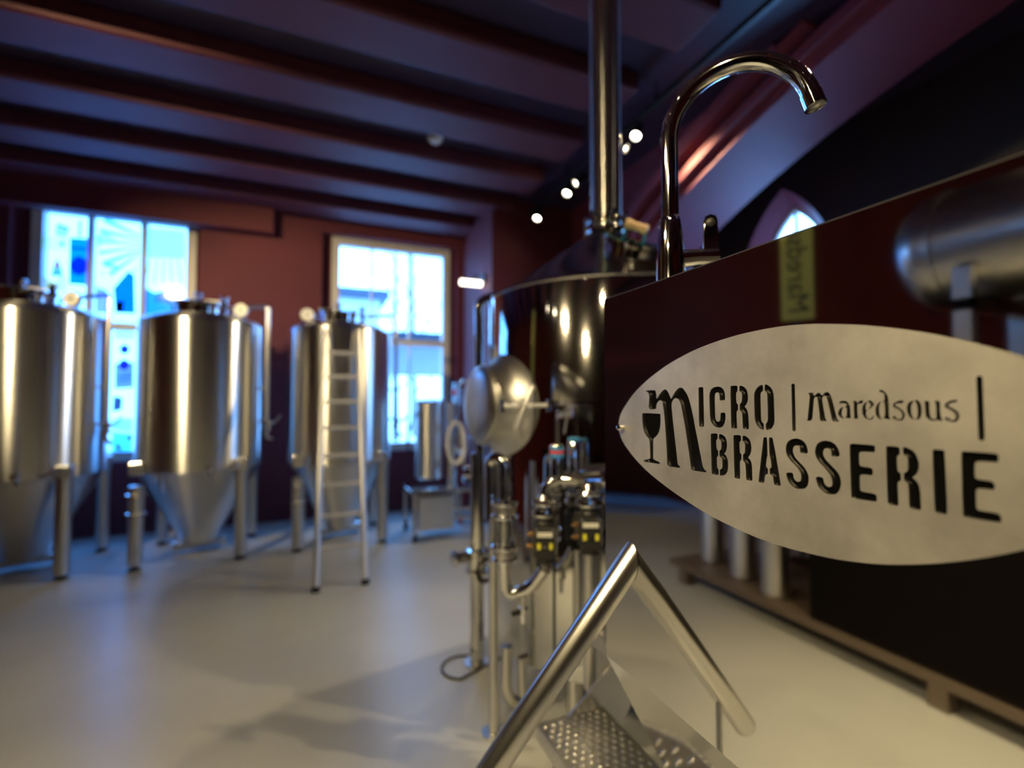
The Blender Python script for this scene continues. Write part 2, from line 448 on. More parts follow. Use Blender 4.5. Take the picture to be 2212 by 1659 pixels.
piece([(1365, 1050), (1460, 1105), (1560, 1070), (1740, 1130), (1735, 1320), (1362, 1310)], (0.14, 0.42, 0.60)); piece([(1470, 1120), (1580, 1100), (1590, 1180), (1460, 1190)], (0.62, 0.70, 0.62))
def low(cx, cy): return cx / 2.3045 * 4.366, (560 + cy / 2.3045 - 380) * 4.366
def lpiece(pts, col): piece([low(*p) for p in pts], col)
def ldisc(cx, cy, r, col): lpiece([(cx + r * math.cos(2 * PI * i / 12), cy + r * math.sin(2 * PI * i / 12)) for i in range(12)], col)
lpiece([(575, 310), (668, 318), (666, 400), (572, 395)], (0.80, 0.80, 0.55)); ldisc(620, 448, 24, (0.06, 0.10, 0.40)); ldisc(618, 525, 27, (0.08, 0.10, 0.42))
lpiece([(572, 520), (666, 512), (664, 640), (570, 645)], (0.42, 0.40, 0.90)); lpiece([(590, 570), (655, 560), (650, 610), (585, 620)], (0.70, 0.80, 0.55))
lpiece([(565, 680), (610, 690), (605, 750), (560, 760)], (0.16, 0.18, 0.24)); lpiece([(560, 800), (655, 790), (655, 860), (560, 850)], (0.66, 0.80, 0.66)); lpiece([(582, 905), (610, 950), (575, 950)], (0.6, 0.06, 0.05)); ldisc(645, 890, 14, (0.75, 0.08, 0.1))
lpiece([(560, 860), (660, 870), (655, 985), (555, 985)], (0.35, 0.75, 0.95))

# ------------------------------------------------------------------ outside the windows
tag(obj('snowy_ground', B(box, (-40, YF + .4, -.6), (40, 60, -.5)), 'snow_ground', smooth=False), 'pale snowy ground outside the windows', 'ground')
hb = thing('neighbour_house', (0.2, 13.0, -.5), 'pale rendered house seen through the clear window', 'building')
obj('wall', B(box, (-2.2, 13, -.5), (1.55, 18, 4.0)), 'pale_render', hb, smooth=False)
obj('eave', B(box, (-2.4, 12.7, 3.95), (1.75, 18.2, 4.15)), 'slate', hb, smooth=False)
cp = thing('entrance_canopy', (1.3, 8.2, -.5), 'dark flat canopy on two posts outside the clear window', 'canopy')
obj('roof', B(box, (-0.8, 8.2, 2.30), (3.4, 9.4, 2.44)), 'slate', cp, smooth=False)
obj('back_panel', B(box, (-0.8, 9.3, 1.75), (3.4, 9.36, 2.30)), 'pale_render', cp, smooth=False)
for x in (-.7, 3.3): obj('post', B(cyl, (x, 8.8, -.5), (x, 8.8, 2.30), .05), 'slate', cp)
for i, (x, y, h, lean) in enumerate(((3.3, 21.5, 9, -.1), (4.6, 24, 10, -.2), (5.0, 15, 7, -.4))):
    t = thing('bare_tree', (x, y, -.5), ['slender bare tree just beside the neighbouring house', 'tall bare tree behind the canopy, middle of three', 'short bare tree farthest from the neighbouring house'][i], 'tree', 'bare trees outside')
    bm = bmesh.new(); tube(bm, [(x, y, -.5), (x + lean * .4, y, h * .45), (x + lean, y, h)], [.16, .11, .03], 8); obj('trunk', bm, 'bark', t)
    bm = bmesh.new()
    for k in range(14):
        z = 1.6 + k * (h - 2.2) / 14; a = k * 2.4; L = (h - z) * .35 + .3
        p = Vector((x + lean * z / h, y, z)); tube(bm, [p, p + Vector((math.cos(a) * L * .5, math.sin(a) * L * .5, L * .5)), p + Vector((math.cos(a) * L, math.sin(a) * L, L * 1.2))], [.04, .025, .008], 5)
    obj('branches', bm, 'bark', t)
GLYPHS = {
 'M': '149.2,16.5 150.9,17.8 171.1,17.7 173.1,16.6 175,11.5 175.5,3.4 181.2,9.4 187.5,15 192.2,17.7 194.9,18.4 197.9,17.8 201.9,14.2 205.5,9.1 208.7,3 214.3,10.5 219.4,15.9 224.4,19.2 228.6,20.5 232.7,19.5 237.4,15.5 242,10.1 245.8,2.9 249.6,-8.1 253.2,-20.8 257.4,-39 261.5,-54.3 265,-69.3 267.9,-80.1 269.6,-88.1 272.3,-92.8 276.2,-95 276.6,-97 248.2,-97.6 247.1,-89.5 244.4,-73.2 240.8,-55.8 237.4,-36.8 234,-23.3 230.1,-7.3 228.2,-2 224.8,2.4 221.3,4.4 217.7,4.7 213.4,3 210.1,-1.5 209.3,-6.5 209.9,-12.5 212.1,-30 214.7,-47.3 215.9,-57.2 218.5,-73.3 220.3,-87.8 221.3,-92.6 225.4,-95 226.3,-97.5 198.3,-98.2 198,-82.8 196.5,-58.7 195,-40.5 193.7,-28.1 191.7,-12.8 189.9,-3.6 188.8,-0.5 185,2 181.1,1 177.1,-2.1 175.1,-5.8 173.8,-12.6 155.9,-12.6 157.8,4.8 157.9,10.2 155.5,14',
 'glass': '139.7,-20.2 141,-19.1 162.4,-18.9 183.1,-19.2 184.2,-20.2 184.5,-30 183.5,-39.5 180.3,-48 174.7,-54 167.4,-58.5 166.7,-60.9 166.1,-75.7 166.2,-90.6 170.1,-92 179.5,-93.8 181.8,-95.4 182.2,-97.3 143.6,-97.7 142.6,-96.5 144.5,-94.4 158.7,-91.5 158.5,-79.6 157.7,-60.5 150.2,-56.2 144.3,-49.6 141,-42.1 139.9,-31.7',
 'I': '264.2,18.4 265.7,19.7 271.9,19.7 273.2,18.5 273.7,-33.6 272.3,-34.9 266.2,-35.2 264.4,-33.7',
 'C': '310.3,1.7 309.4,1.4 302.4,1 301.8,2.2 301.7,7.2 300.9,10.5 298.4,12.1 295.5,11.5 293.7,9 293.2,3.9 293.6,-21.8 294.8,-25.6 298,-27.3 301.2,-25.9 302.5,-22 302.6,-16.5 303.9,-14.9 309.4,-14.7 310.8,-16.3 310.8,-22.9 309.1,-28.9 305.6,-33.2 300.7,-34.9 295.7,-34.5 290.7,-32.5 286.4,-28.2 284.6,-22.6 283.9,6.3 284.6,11.4 287.3,16.4 292.4,19.1 298.2,19.8 303.8,18.8 308,15.9 310.1,11.5 310.7,6',
 'Rl': '319.6,18.9 321.3,20 330.9,19.9 330.8,13 329.1,11.7 328.3,8.5 328.5,0.6 329.1,-2.6 331,-3.7 331.2,-10.8 329.2,-12.2 328.5,-15.4 329,-33.6 328.1,-34.5 320.9,-34.6 319.8,-33.5',
 'Rr': '333.8,19.9 337.3,19.5 341.6,17.5 344.7,14 346.3,8.8 346.2,1.6 344.3,-3.1 340.8,-6.5 343.6,-8.8 345.7,-12.9 346.5,-18 346.9,-32.9 346.1,-34.4 339.3,-34.5 337.9,-33.4 337.4,-17.2 336.6,-13.6 333.7,-11.3 333.9,-3.1 336.2,-1.6 337.2,1.1 337.6,8.9 336.5,11.6 333.6,12.4',
 'Ol': '367.8,20.1 368,12.4 365.6,11.3 364.3,8.1 364.5,-21 365.4,-24.5 368.1,-26.6 368.3,-34.2 364.1,-33.3 359.5,-30.3 356.6,-25.3 355.5,-20.3 355.2,6.6 356.2,11.7 359.3,16.2 363.5,19.1',
 'Or': '370.3,20.2 373.8,19.6 378.3,16.7 380.9,12.7 382.3,7.3 382.7,-21.9 382,-26.3 379.4,-30.8 376,-33.4 370.9,-34.1 370.7,-26.5 372.8,-24.7 373.9,-21.2 373.6,8.4 372.5,11.2 370.3,12.2',
 'Bl': '285.1,-44.3 286.8,-43.2 297.1,-42.6 297.1,-49.8 295.1,-51.1 294.6,-54.2 294.9,-62.1 296.2,-64.5 297.8,-65.1 297.6,-72.3 295.3,-74.1 295.3,-77.5 295.6,-87 296.6,-89.1 298.2,-90.1 297.7,-97.6 286.9,-97.6 286.1,-96.5',
 'Br': '299.7,-43 304.2,-43.3 309.2,-45.7 311.8,-49.9 312.7,-55.2 312,-61.1 310.6,-65.1 307.5,-68.4 310.5,-70 312.9,-74.1 313.9,-79.8 313.7,-86.6 312.5,-91.1 309.4,-94.9 305.6,-96.8 300.6,-97.9 299.9,-96.3 300.1,-89.8 303.3,-88.4 304.6,-85.8 304.6,-77.5 303.6,-74.6 299.8,-72.8 300,-64.9 302.2,-63.7 303.4,-60.9 303.4,-53 302.2,-51.1 299.5,-50.1',
 'R2l': '323.1,-43.8 324.3,-42.8 334.7,-42.5 334.8,-49.4 332.6,-51 332.3,-54 332.6,-63 333.2,-65.3 335,-66 334.9,-73.1 333,-74.5 332.5,-77.6 332.5,-95.9 331.6,-97.5 324.7,-97.3 323.7,-96.3',
 'R2r': '337.3,-42.6 341.6,-43 346.6,-45.7 348.9,-49.9 350.1,-55.8 349.6,-61.3 347.8,-65.7 344.7,-69.4 347.7,-71.2 349.8,-75.1 350.5,-80 350.7,-95.5 349.8,-97.1 342.7,-97 341.6,-96 341.1,-79.8 340.3,-76.2 337.3,-73.7 337.5,-65.8 339.5,-64.9 340.6,-62.2 340.8,-53.8 340,-51.1 337.1,-49.9',
 'Al': '367.2,-44 368.2,-42.6 372.3,-42.3 372.4,-64.4 371.5,-65.9 370.1,-75.3 370.5,-77.9 372.5,-78.8 372.6,-85.4 369.3,-86.7 368.2,-88.9 367.3,-97 360.3,-97.2 359.2,-96',
 'Ar': '374.6,-42.3 378.1,-42.1 380.1,-43.5 389.2,-95.3 388.4,-96.9 381.3,-96.8 380.3,-95.8 379.3,-88.6 378.6,-86.5 375,-85.5 375.1,-78.9 377.1,-77.3 377.4,-75.3 376.1,-65.8 374.9,-64.2',
 'S': '422.4,-55.5 421.3,-56.7 414.9,-57.1 413.6,-55.8 413.3,-51.4 412.1,-49.3 409.8,-48.7 406.7,-49.8 404.8,-53.3 405.1,-57.2 407.1,-62 412.3,-67 417.5,-71.3 421.4,-76.7 422.8,-81.9 422.5,-87.4 421,-91.9 418.1,-94.8 414,-96.1 408.6,-96.7 403.3,-94.8 399.1,-91 397,-86.8 396.1,-81.3 397.8,-80.1 403.6,-79.8 404.8,-81.2 405,-84.5 406.5,-87.6 410,-89 412.7,-88.1 414.2,-84.8 414.1,-79.9 411.5,-75.3 406.8,-70.9 401.5,-66.5 397.6,-61.3 396,-55.8 396.6,-50.1 398.9,-45.4 402.6,-42.6 408.1,-41.2 413.5,-41.5 418.1,-43.6 421.2,-48 422.5,-52.8',
 'S2': '456.4,-55.2 455.4,-56.4 449.5,-57.2 448,-56.1 447.7,-51.4 446.6,-49.5 443.7,-48.6 440.8,-49.5 439.1,-53.3 439.5,-57 442.1,-61.4 447.2,-66 451.8,-70 455.5,-74.6 457.1,-80.5 456.8,-85.6 455.3,-90.4 452.7,-94.1 449.1,-95.8 443.9,-96.5 438.1,-94.9 433.8,-90.9 431.5,-86 430.5,-81.3 432.2,-79.8 437.6,-79.8 439,-81.6 439.4,-84.7 441.4,-88.1 445.1,-88.9 447.2,-87.9 448.3,-84.9 447.9,-79.8 445.4,-75 440.8,-70.4 435.5,-65.3 431.8,-60.4 430.4,-54.7 431,-49.3 433.3,-44.8 437.2,-42.2 442,-41 447.3,-41.4 451.9,-43.8 455.1,-48.2 456.5,-52.6',
 'E': '466.3,-43.4 467.4,-42 488.7,-41.8 490,-43.1 489.8,-47.6 488.7,-48.8 477.1,-49.1 475.2,-50.8 475.2,-62 476.8,-63.6 485.4,-63.7 487.2,-65.1 487.3,-69.6 486.1,-71.2 477,-71.3 475.4,-72.8 475.3,-86.5 476.6,-87.9 488.4,-88 490.1,-89.6 490.2,-94.3 489.3,-95.7 467.9,-96.1 466.6,-94.4',
 'R3l': '499.2,-43.1 500.3,-41.5 510.5,-41.6 510.7,-48.5 508.4,-50 508.2,-52.5 508.3,-62.6 508.9,-64.4 510.9,-65.2 511.1,-71.8 508.5,-73.8 508.2,-76.5 508.4,-94.5 507.4,-95.8 500.4,-95.6 499.2,-94.2',
 'R3r': '513.1,-41.3 517,-41.8 521.5,-44.2 524.1,-48.6 525.5,-54.7 525,-60.4 523.2,-64.8 520,-67.8 523,-70.5 525.1,-74.8 525.8,-80.3 526,-94.6 525,-96.1 517.9,-95.8 516.8,-94.4 516.6,-75.1 515.7,-73.2 513.2,-72.2 513.2,-64.6 515.5,-63.8 516.7,-61 516.7,-51.5 516.1,-49.5 513.1,-48.2',
 'I2': '535.5,-42.6 536.6,-41.2 543.3,-41.2 544.3,-42.5 544.9,-94.1 543.6,-95.8 536.6,-95.6 535.8,-94.1',
 'E2': '555.4,-42.4 556.4,-41.1 577.3,-40.7 578.8,-42.2 578.7,-46.5 577.6,-47.9 565.8,-48.2 564.1,-50.1 563.8,-60.5 564.7,-62.7 574,-62.9 575.9,-64.7 576,-68.3 575.1,-69.8 565.9,-70 564.2,-71.5 564,-85.8 565.1,-87.5 576.9,-87.3 578.9,-88.9 579.1,-93.1 578,-94.7 555.9,-95.1 555.1,-93.4',
 'm': '424,9.3 429.1,9.4 430.2,8.8 430.9,5.5 433.3,8.1 435.8,9.4 437.8,8.3 439.6,6.1 441.8,8.6 444.7,10.1 447,8.9 449.3,5 451.7,-5.1 454.3,-16.3 455.1,-18.6 456.9,-20.2 456.5,-20.8 449.6,-20.7 448.4,-13.7 446.7,-5.6 444.7,3.8 444,5.2 442.2,5.9 440.6,5.3 439.5,3.5 440.7,-6.4 442.4,-17.4 443.9,-20.5 443.7,-20.9 436.7,-21 436.1,-11.3 434.9,0.7 434,4.1 432.8,4.9 431.5,4.3 430.6,2.3 429.6,-7.4 428.2,-20.9 421.4,-21 422.9,-19.7 424.5,-7.4 425.9,4 425.9,7.2',
 'a1': '458.2,0.5 463.2,0.5 465.8,-0.8 467.7,-4.2 467.9,-10.2 468.1,-15.9 468.6,-17.3 466.1,-17.1 464.3,-16.6 462.6,-16.8 462.4,-16.2 464.3,-14.8 464.5,-7.7 464.2,-6.3 462.5,-6 463.1,-5 464.8,-4.6 464.1,-2.7 462.4,-1.8 459.8,-1.8 457,-2.6',
 'a2': '461.4,-5.7 461.4,-6.2 459.8,-8.5 459.4,-12.3 460,-15 461.7,-16.6 461.7,-17.8 458.3,-16.7 455.9,-13.9 456,-10.9 457.4,-7.8 459.3,-6.2',
 'r': '470.2,0.5 473.4,0.5 474.7,-1.6 476.9,0.6 479,1 480.2,0.8 479.5,-2.1 476.8,-2.1 474.7,-3.1 474.7,-12 475.2,-17.1 471.1,-17.4 471.6,-15 471.2,-6.8 471.6,-1.2',
 'e1': '483.8,-0.1 484.1,-0.8 482.9,-2.6 482.3,-5.9 482.4,-8.1 483.9,-9 482.5,-10.3 482.6,-13.2 483.7,-16.1 485.8,-16.8 487.8,-15.6 489,-13.4 489.5,-14.3 488.8,-16.7 486.8,-17.8 484.4,-17.7 481.4,-16.2 479.4,-12.6 479.1,-8.2 479.7,-4.5 481.4,-1.6',
 'e2': '485,1 486.6,1.2 488.5,-0.1 490.2,-2.2 489.4,-4.1 487.4,-6.2 485,-7.9 485,-7.4 486.9,-4.4 486.8,-3 485.8,-1.2 484.7,-0.5',
 'd1': '494.2,8.9 495.5,11.1 496.9,11 500.1,8.6 502.1,4.7 502.6,-3.1 502.5,-14 504,-17.1 501.2,-16.8 499.1,-16.3 497.7,-15.9 497.3,-15.4 499.2,-13.7 499.3,-3.1 498.8,-1 497.7,-0.6 498.1,0.2 499.2,1 499.2,6.7 497.6,8.3 496.2,8.7',
 'd2': '497.2,0.2 495.9,-0.8 494.4,-4.4 494.1,-8.7 494.7,-13.5 496.2,-16.2 496.4,-17.8 493.7,-16.5 491.4,-13.2 491,-8.8 491.6,-4.8 493.7,-1.6 495.6,-0.2',
 's1': '515.2,0.8 514,-1.9 510.3,-1.9 508.2,-2.7 508.2,-3.7 512.2,-6.1 514.8,-9.1 515.7,-12.1 515.1,-14.8 513.6,-17.1 511.2,-17.8 508.2,-17.1 505.1,-15.1 506.4,-13.3 507.9,-13.5 508.5,-15.4 510.6,-16.3 512.6,-15.6 513.7,-13.3 513.1,-10.7 510.8,-8.4 507.4,-6.2 505.9,-4.3 506.5,-2.3 508.6,-0.4 511.7,0.8',
 'o1': '523.1,0.7 523,0.2 521.5,-1.5 520.5,-4.9 520.5,-9.8 521.2,-13.5 523.1,-15.7 523.1,-16.8 520.8,-15.7 518.6,-13.6 517.4,-9.8 517.2,-6.1 517.9,-2.6 520,-0',
 'o2': '523.8,1.1 525.5,1.3 527.3,-0.4 528.5,-3.7 528.7,-8.8 528.1,-12.9 526.9,-15.5 524,-16.7 524,-15.8 525.2,-13.7 525.7,-9.3 525.3,-3.7 524.8,-1.5 523.7,-0',
 'u': '530.5,0.2 533.9,0.4 534.5,-0.7 534.4,-8 534.9,-12.7 536.2,-15 538,-15.3 539.1,-14.4 539.3,-6.5 539,-1.4 537.9,0.5 541.5,0.5 542.2,-0.7 542.1,-7.9 542.5,-13.6 543.8,-16.6 542.5,-17 539.5,-16 536.5,-17.2 533.8,-16.2 531.7,-13.9 531.2,-9.5 531.2,-2.9',
 's2': '554.4,1 553.8,-0.9 550.7,-1.4 548.1,-2.5 547.5,-3.5 550.6,-5.3 553.9,-8 555.2,-10.8 555.1,-13.5 553.7,-16.4 550.8,-17.7 548,-16.9 544.8,-15.3 544.9,-14.6 546.6,-13.1 548.1,-14.5 550,-15.8 552,-15 552.9,-12.6 552.2,-10.1 548.8,-7.4 546,-5.7 545.2,-3.9 545.8,-2.1 547.9,-0 551.3,1.2',
}

# ================================================================== PANEL WITH THE SINK, SIGN, TAP
PX = 0.5; PY1 = 0.752; PY0 = -0.55; PZ0, PZ1 = 0.788, 1.442
cab = thing('sink_cabinet', (0.8, 0.1, 0), 'mirror-polished steel sink cabinet carrying the oval sign', 'cabinet')
T = 0.002
def bow(y):                                                     # the free end of the thin sheet bows out a few millimetres
    d = max(0.0, y - 0.60); return -0.5 * 0.372 * d * d
bm = bmesh.new()                                                # front sheet with the lower edge folded back
prof = [(PX + .0016, PZ1), (PX, PZ1 - .0022), (PX, PZ0), (0.635, 0.540), (0.637, 0.541), (PX + T, PZ0 + .0006), (PX + T, PZ1)]
ys = [PY0] + [0.60 + (PY1 - 0.60) * i / 24 for i in range(25)]
rows = [[bm.verts.new((x + bow(y), y, z)) for x, z in prof] for y in ys]
ys.append(PY1 + .0014); rows.append([bm.verts.new((x + bow(PY1) + (.0012 if i < 3 else 0), PY1 + .0014, z)) for i, (x, z) in enumerate(prof)])
for a, b_ in zip(rows, rows[1:]): bridge(bm, a, b_)
bm.faces.new(rows[0]); bm.faces.new(rows[-1][::-1])
fp = obj('front_panel', bm, 'mirror_steel', cab, sharp=8)
fp.data.materials.append(MATS['satin_steel'])                   # eased, unpolished rim of the sheet
for p_ in fp.data.polygons:
    cz_ = p_.center + fp.matrix_world.translation + Vector(cab.location)
    if cz_.z > PZ1 - .0021 or cz_.y > PY1: p_.material_index = 1
bm = bmesh.new()
box(bm, (PX + T + .0005, PY1 - .004, 0.80), (1.02, PY1 - .002, PZ1 - .006))
obj('side_panel', bm, 'mirror_steel', cab, smooth=False)
obj('back_panel', B(box, (1.02, PY0, 0.60), (1.03, PY1 - .002, PZ1 - .006)), 'satin_steel', cab, smooth=False)
bm = bmesh.new()                                                # worktop round a sunken basin
zt = PZ1 - .03
box(bm, (PX + T + .001, PY0, zt - .02), (0.66, PY1 - .005, zt)); box(bm, (0.94, PY0, zt - .02), (1.02, PY1 - .005, zt))
box(bm, (0.66, PY0, zt - .02), (0.94, 0.0, zt)); box(bm, (0.66, 0.66, zt - .02), (0.94, PY1 - .005, zt))
obj('worktop', bm, 'satin_steel', cab, smooth=False)
bm = bmesh.new(); box(bm, (0.66, 0.0, zt - .26), (0.94, 0.66, zt - .25)); box(bm, (0.655, 0, zt - .25), (0.66, 0.66, zt - .02)); box(bm, (0.94, 0, zt - .25), (0.945, 0.66, zt - .02)); box(bm, (0.66, -.005, zt - .25), (0.94, 0, zt - .02)); box(bm, (0.66, .66, zt - .25), (0.94, .665, zt - .02))
obj('basin', bm, 'satin_steel', cab, smooth=False)
for x, y in ((0.72, PY0 + .06), (0.98, PY0 + .06), (0.98, 0.70), (0.72, 0.70)):
    obj('leg', B(cyl, (x, y, 0), (x, y, zt - .27 if x < .9 else zt - .02), .022), 'satin_steel', cab)

# oval stencil sign standing off the panel
def chaikin(p, keep=0.22):
    out = []
    for i in range(len(p)):
        a, b_ = p[i], p[(i + 1) % len(p)]
        out.append((a[0] * (1 - keep) + b_[0] * keep, a[1] * (1 - keep) + b_[1] * keep))
        out.append((a[0] * keep + b_[0] * (1 - keep), a[1] * keep + b_[1] * (1 - keep)))
    return out
OUT = [(73, -43), (76, -30), (82, -19), (92.9, -8), (118, 14), (155.5, 36), (205, 57.5), (257.5, 73), (300, 80.5), (337, 84.8), (372, 86.3), (401, 86.2), (433.5, 83.3), (475.9, 76), (505, 68.8), (533.5, 60), (565, 47.5), (595.4, 32.5), (622, 13), (640, -6), (650, -24), (654, -40),
       (650, -56), (640, -73), (622, -91), (591.3, -112), (560.2, -128.6), (528.2, -142), (490.9, -154), (447.3, -162), (395, -165.4), (360, -164.6), (331.9, -161.8), (292, -156), (253.4, -147.4), (200, -131.5), (153, -113.5), (118, -95), (91.9, -76), (82, -66), (76, -55)]
def sign_curve():
    cu = bpy.data.curves.new('sign_outline', 'CURVE'); cu.dimensions = '2D'; cu.fill_mode = 'BOTH'; cu.extrude = 0.0015
    loops = [chaikin(chaikin(OUT))]
    for k, s in GLYPHS.items():
        p = [tuple(float(v) for v in q.split(',')) for q in s.split()]
        loops.append(chaikin(p, 0.18))
    for s0, s1, t0, t1 in ((404.7, 409.0, -33.4, 19.8), (566.9, 570.9, -31.6, 20.5)):
        c = 1.2
        loops.append([(s0 + c, t1), (s1 - c, t1), (s1, t1 - c), (s1, t0 + c), (s1 - c, t0), (s0 + c, t0), (s0, t0 + c), (s0, t1 - c)])
    for lp in loops:
        sp = cu.splines.new('POLY'); sp.points.add(len(lp) - 1); sp.use_cyclic_u = True
        for q, (s, t) in zip(sp.points, lp): q.co = (s / 1000, t / 1000, 0, 1)
    o = bpy.data.objects.new('tmp', cu); COL.objects.link(o)
    dg = bpy.context.evaluated_depsgraph_get(); dg.update()
    me = bpy.data.meshes.new_from_object(o.evaluated_get(dg)); bpy.data.objects.remove(o)
    return me
sign = thing('brewery_sign', (0.4955, 0.42, 1.21), 'oval steel sign with cut-out stencil lettering and a goblet', 'sign')
me = sign_curve(); me.name = 'sign_plate'
M = Matrix(((0, 0, -1, 0.4955), (-1, 0, 0, 0.78), (0, 1, 0, 1.25), (0, 0, 0, 1)))
me.transform(Matrix.Translation(-Vector((0.4955, 0.42, 1.21))) @ M)
me.materials.clear(); me.materials.append(MATS['blasted_steel']); me.materials.append(MATS['cut_edge'])
for p_ in me.polygons:
    if abs(p_.normal.x) < 0.5: p_.material_index = 1
po = bpy.data.objects.new('sign_plate', me); COL.objects.link(po); po.parent = sign
bm = bmesh.new(); prism(bm, [(0.4988, .78 - (363 + (s - 363) * .93) / 1000, 1.25 + (-40 + (t + 40) * .86) / 1000) for s, t in chaikin(OUT)], (-.0016, 0, 0)); obj('backing_sheet', bm, 'gloss_black', sign, smooth=False)
for s, t in ((88, -45), (641, -40)):
    y = .78 - s / 1000; z = 1.25 + t / 1000
    bo = obj('bolt', B(lathe, [(0.0022, -.004), (0.0022, .0032), (.0040, .0032), (.0040, .0090), (.0052, .0092), (.0052, .0112), (.0040, .0138), (.0018, .0150), (0, .0152)], (0.4955, y, z), (-1, 0, 0), 16), 'chrome', sign)

# tall swan-neck tap behind the panel
tap = thing('swan_neck_tap', (0.58, 0.668, zt), 'chrome swan-neck mixer tap rising behind the panel', 'tap')
tx, ty = 0.58, 0.668; dv = Vector((0.693, -0.721, 0)); zb = 1.715; R_ = 0.111
obj('body', B(lathe, [(.027, 0), (.027, .004), (.0255, .008), (.0245, .085), (.0225, .115), (.0185, .155), (.0175, .162), (.0160, .165)], (tx, ty, zt), n=32), 'chrome', tap)
pts = [Vector((tx, ty, zt + .16)), Vector((tx, ty, 1.64)), Vector((tx, ty, zb - .02))]
for i in range(0, 27):
    a = PI * i / 26 * 0.925
    pts.append(Vector((tx, ty, zb)) + dv * (R_ - R_ * math.cos(a)) + Vector((0, 0, R_ * math.sin(a))))
sp = obj('spout', B(tube, pts, .0150, 24), 'chrome', tap)
e = pts[-1]; ed = (pts[-1] - pts[-2]).normalized()
bm = bmesh.new(); lathe(bm, [(.0150, -.004), (.0165, -.003), (.0165, .019), (.0155, .020), (.0145, .019), (.0135, .013)], e, ed, 28, cap1=False)
ae = obj('aerator', bm, 'chrome', sp)
bm = bmesh.new(); lathe(bm, [(.0128, .012), (.0128, .0155)], e, ed, 24); obj('aerator_mesh', bm, 'satin_steel', ae)
bm = bmesh.new()                                                # drops of water on the spout
for k in range(170):
    i = random.randrange(4, len(pts) - 1); tg = (pts[i + 1] - pts[i]).normalized(); sd = Vector((-dv.y, dv.x, 0)); upv = tg.cross(sd).normalized()
    if upv.dot(pts[i] - (Vector((tx, ty, zb)) + dv * R_)) < 0: upv = -upv
    an = random.uniform(-1.5, 1.5); nn = upv * math.cos(an) + sd * math.sin(an); r_ = random.uniform(.0006, .0014)
    lathe(bm, [(r_, 0), (r_ * .8, r_ * .4), (0, r_ * .6)], pts[i].lerp(pts[i + 1], random.random()) + nn * .0148, nn, 7, cap0=False)
wd = obj('water_drops', bm, 'water', sp); wd['kind'] = 'stuff'
lv = Vector((0.72, -0.30, 0)).normalized(); p0 = Vector((tx, ty, zt + .090))
bm = bmesh.new(); tube(bm, [p0 + lv * .012, p0 + lv * .05 + Vector((0, 0, .004)), p0 + lv * .082 + Vector((0, 0, .004))], [.017, .014, .0165], 20); sm = obj('lever_mount', bm, 'chrome', tap)
bm = bmesh.new(); q = p0 + lv * .072
x, y, d = basis(lv)
outl = [(-.014, 0), (.014, 0), (.0115, .070), (.009, .078), (0, .082), (-.009, .078), (-.0115, .070)]
side = Vector((.75, -.66, 0)); fn_ = Vector((.66, .75, 0))
prism(bm, [q + side * a + Vector((0, 0, h)) + fn_ * (h * .05 - .006) for a, h in outl], fn_ * .008)
lvo = obj('lever', bm, 'chrome', tap, bevel=.0015)
obj('lever_cap', B(lathe, [(.0075, 0), (.0075, .003), (.004, .0045), (0, .005)], q + Vector((0, 0, .066)) - fn_ * .002, -fn_, 16), 'black_plastic', lvo)

# ------------------------------------------------------------------ steps and handrail
hr = thing('handrail', (0.29, 0.71, 0), 'satin steel handrail tube butted against the mirror panel', 'handrail')
J = Vector((0.4985, 0.6835, 0.9774)); hd = Vector((-0.6228, 0.0810, -0.7782)).normalized()
HR = 0.0215
bm = bmesh.new(); x, y, d = basis(hd); n = 40
a = [];
for i in range(n):                                              # end cut flush with the panel
    o_ = x * (HR * math.cos(2 * PI * i / n)) + y * (HR * math.sin(2 * PI * i / n))
    k = (0.4985 - (J.x + o_.x)) / d.x; a.append(bm.verts.new(J + o_ + d * k))
E_ = J + hd * 0.475
b_ = ring(bm, E_, x, y, HR, n); c_ = ring(bm, E_ + hd * .004, x, y, HR * .93, n)
bridge(bm, a, b_); bridge(bm, b_, c_); bm.faces.new(a[::-1]); bm.faces.new(c_)
obj('rail_tube', bm, 'brushed_tube', hr)
q = J + hd * 0.355
obj('post', B(cyl, (q.x, q.y, 0.012), q - Vector((0, 0, HR * .6)), .0065, n=14), 'satin_steel', hr)
obj('base_plate', B(cyl, (q.x, q.y, 0), (q.x, q.y, .012), .035), 'satin_steel', hr)

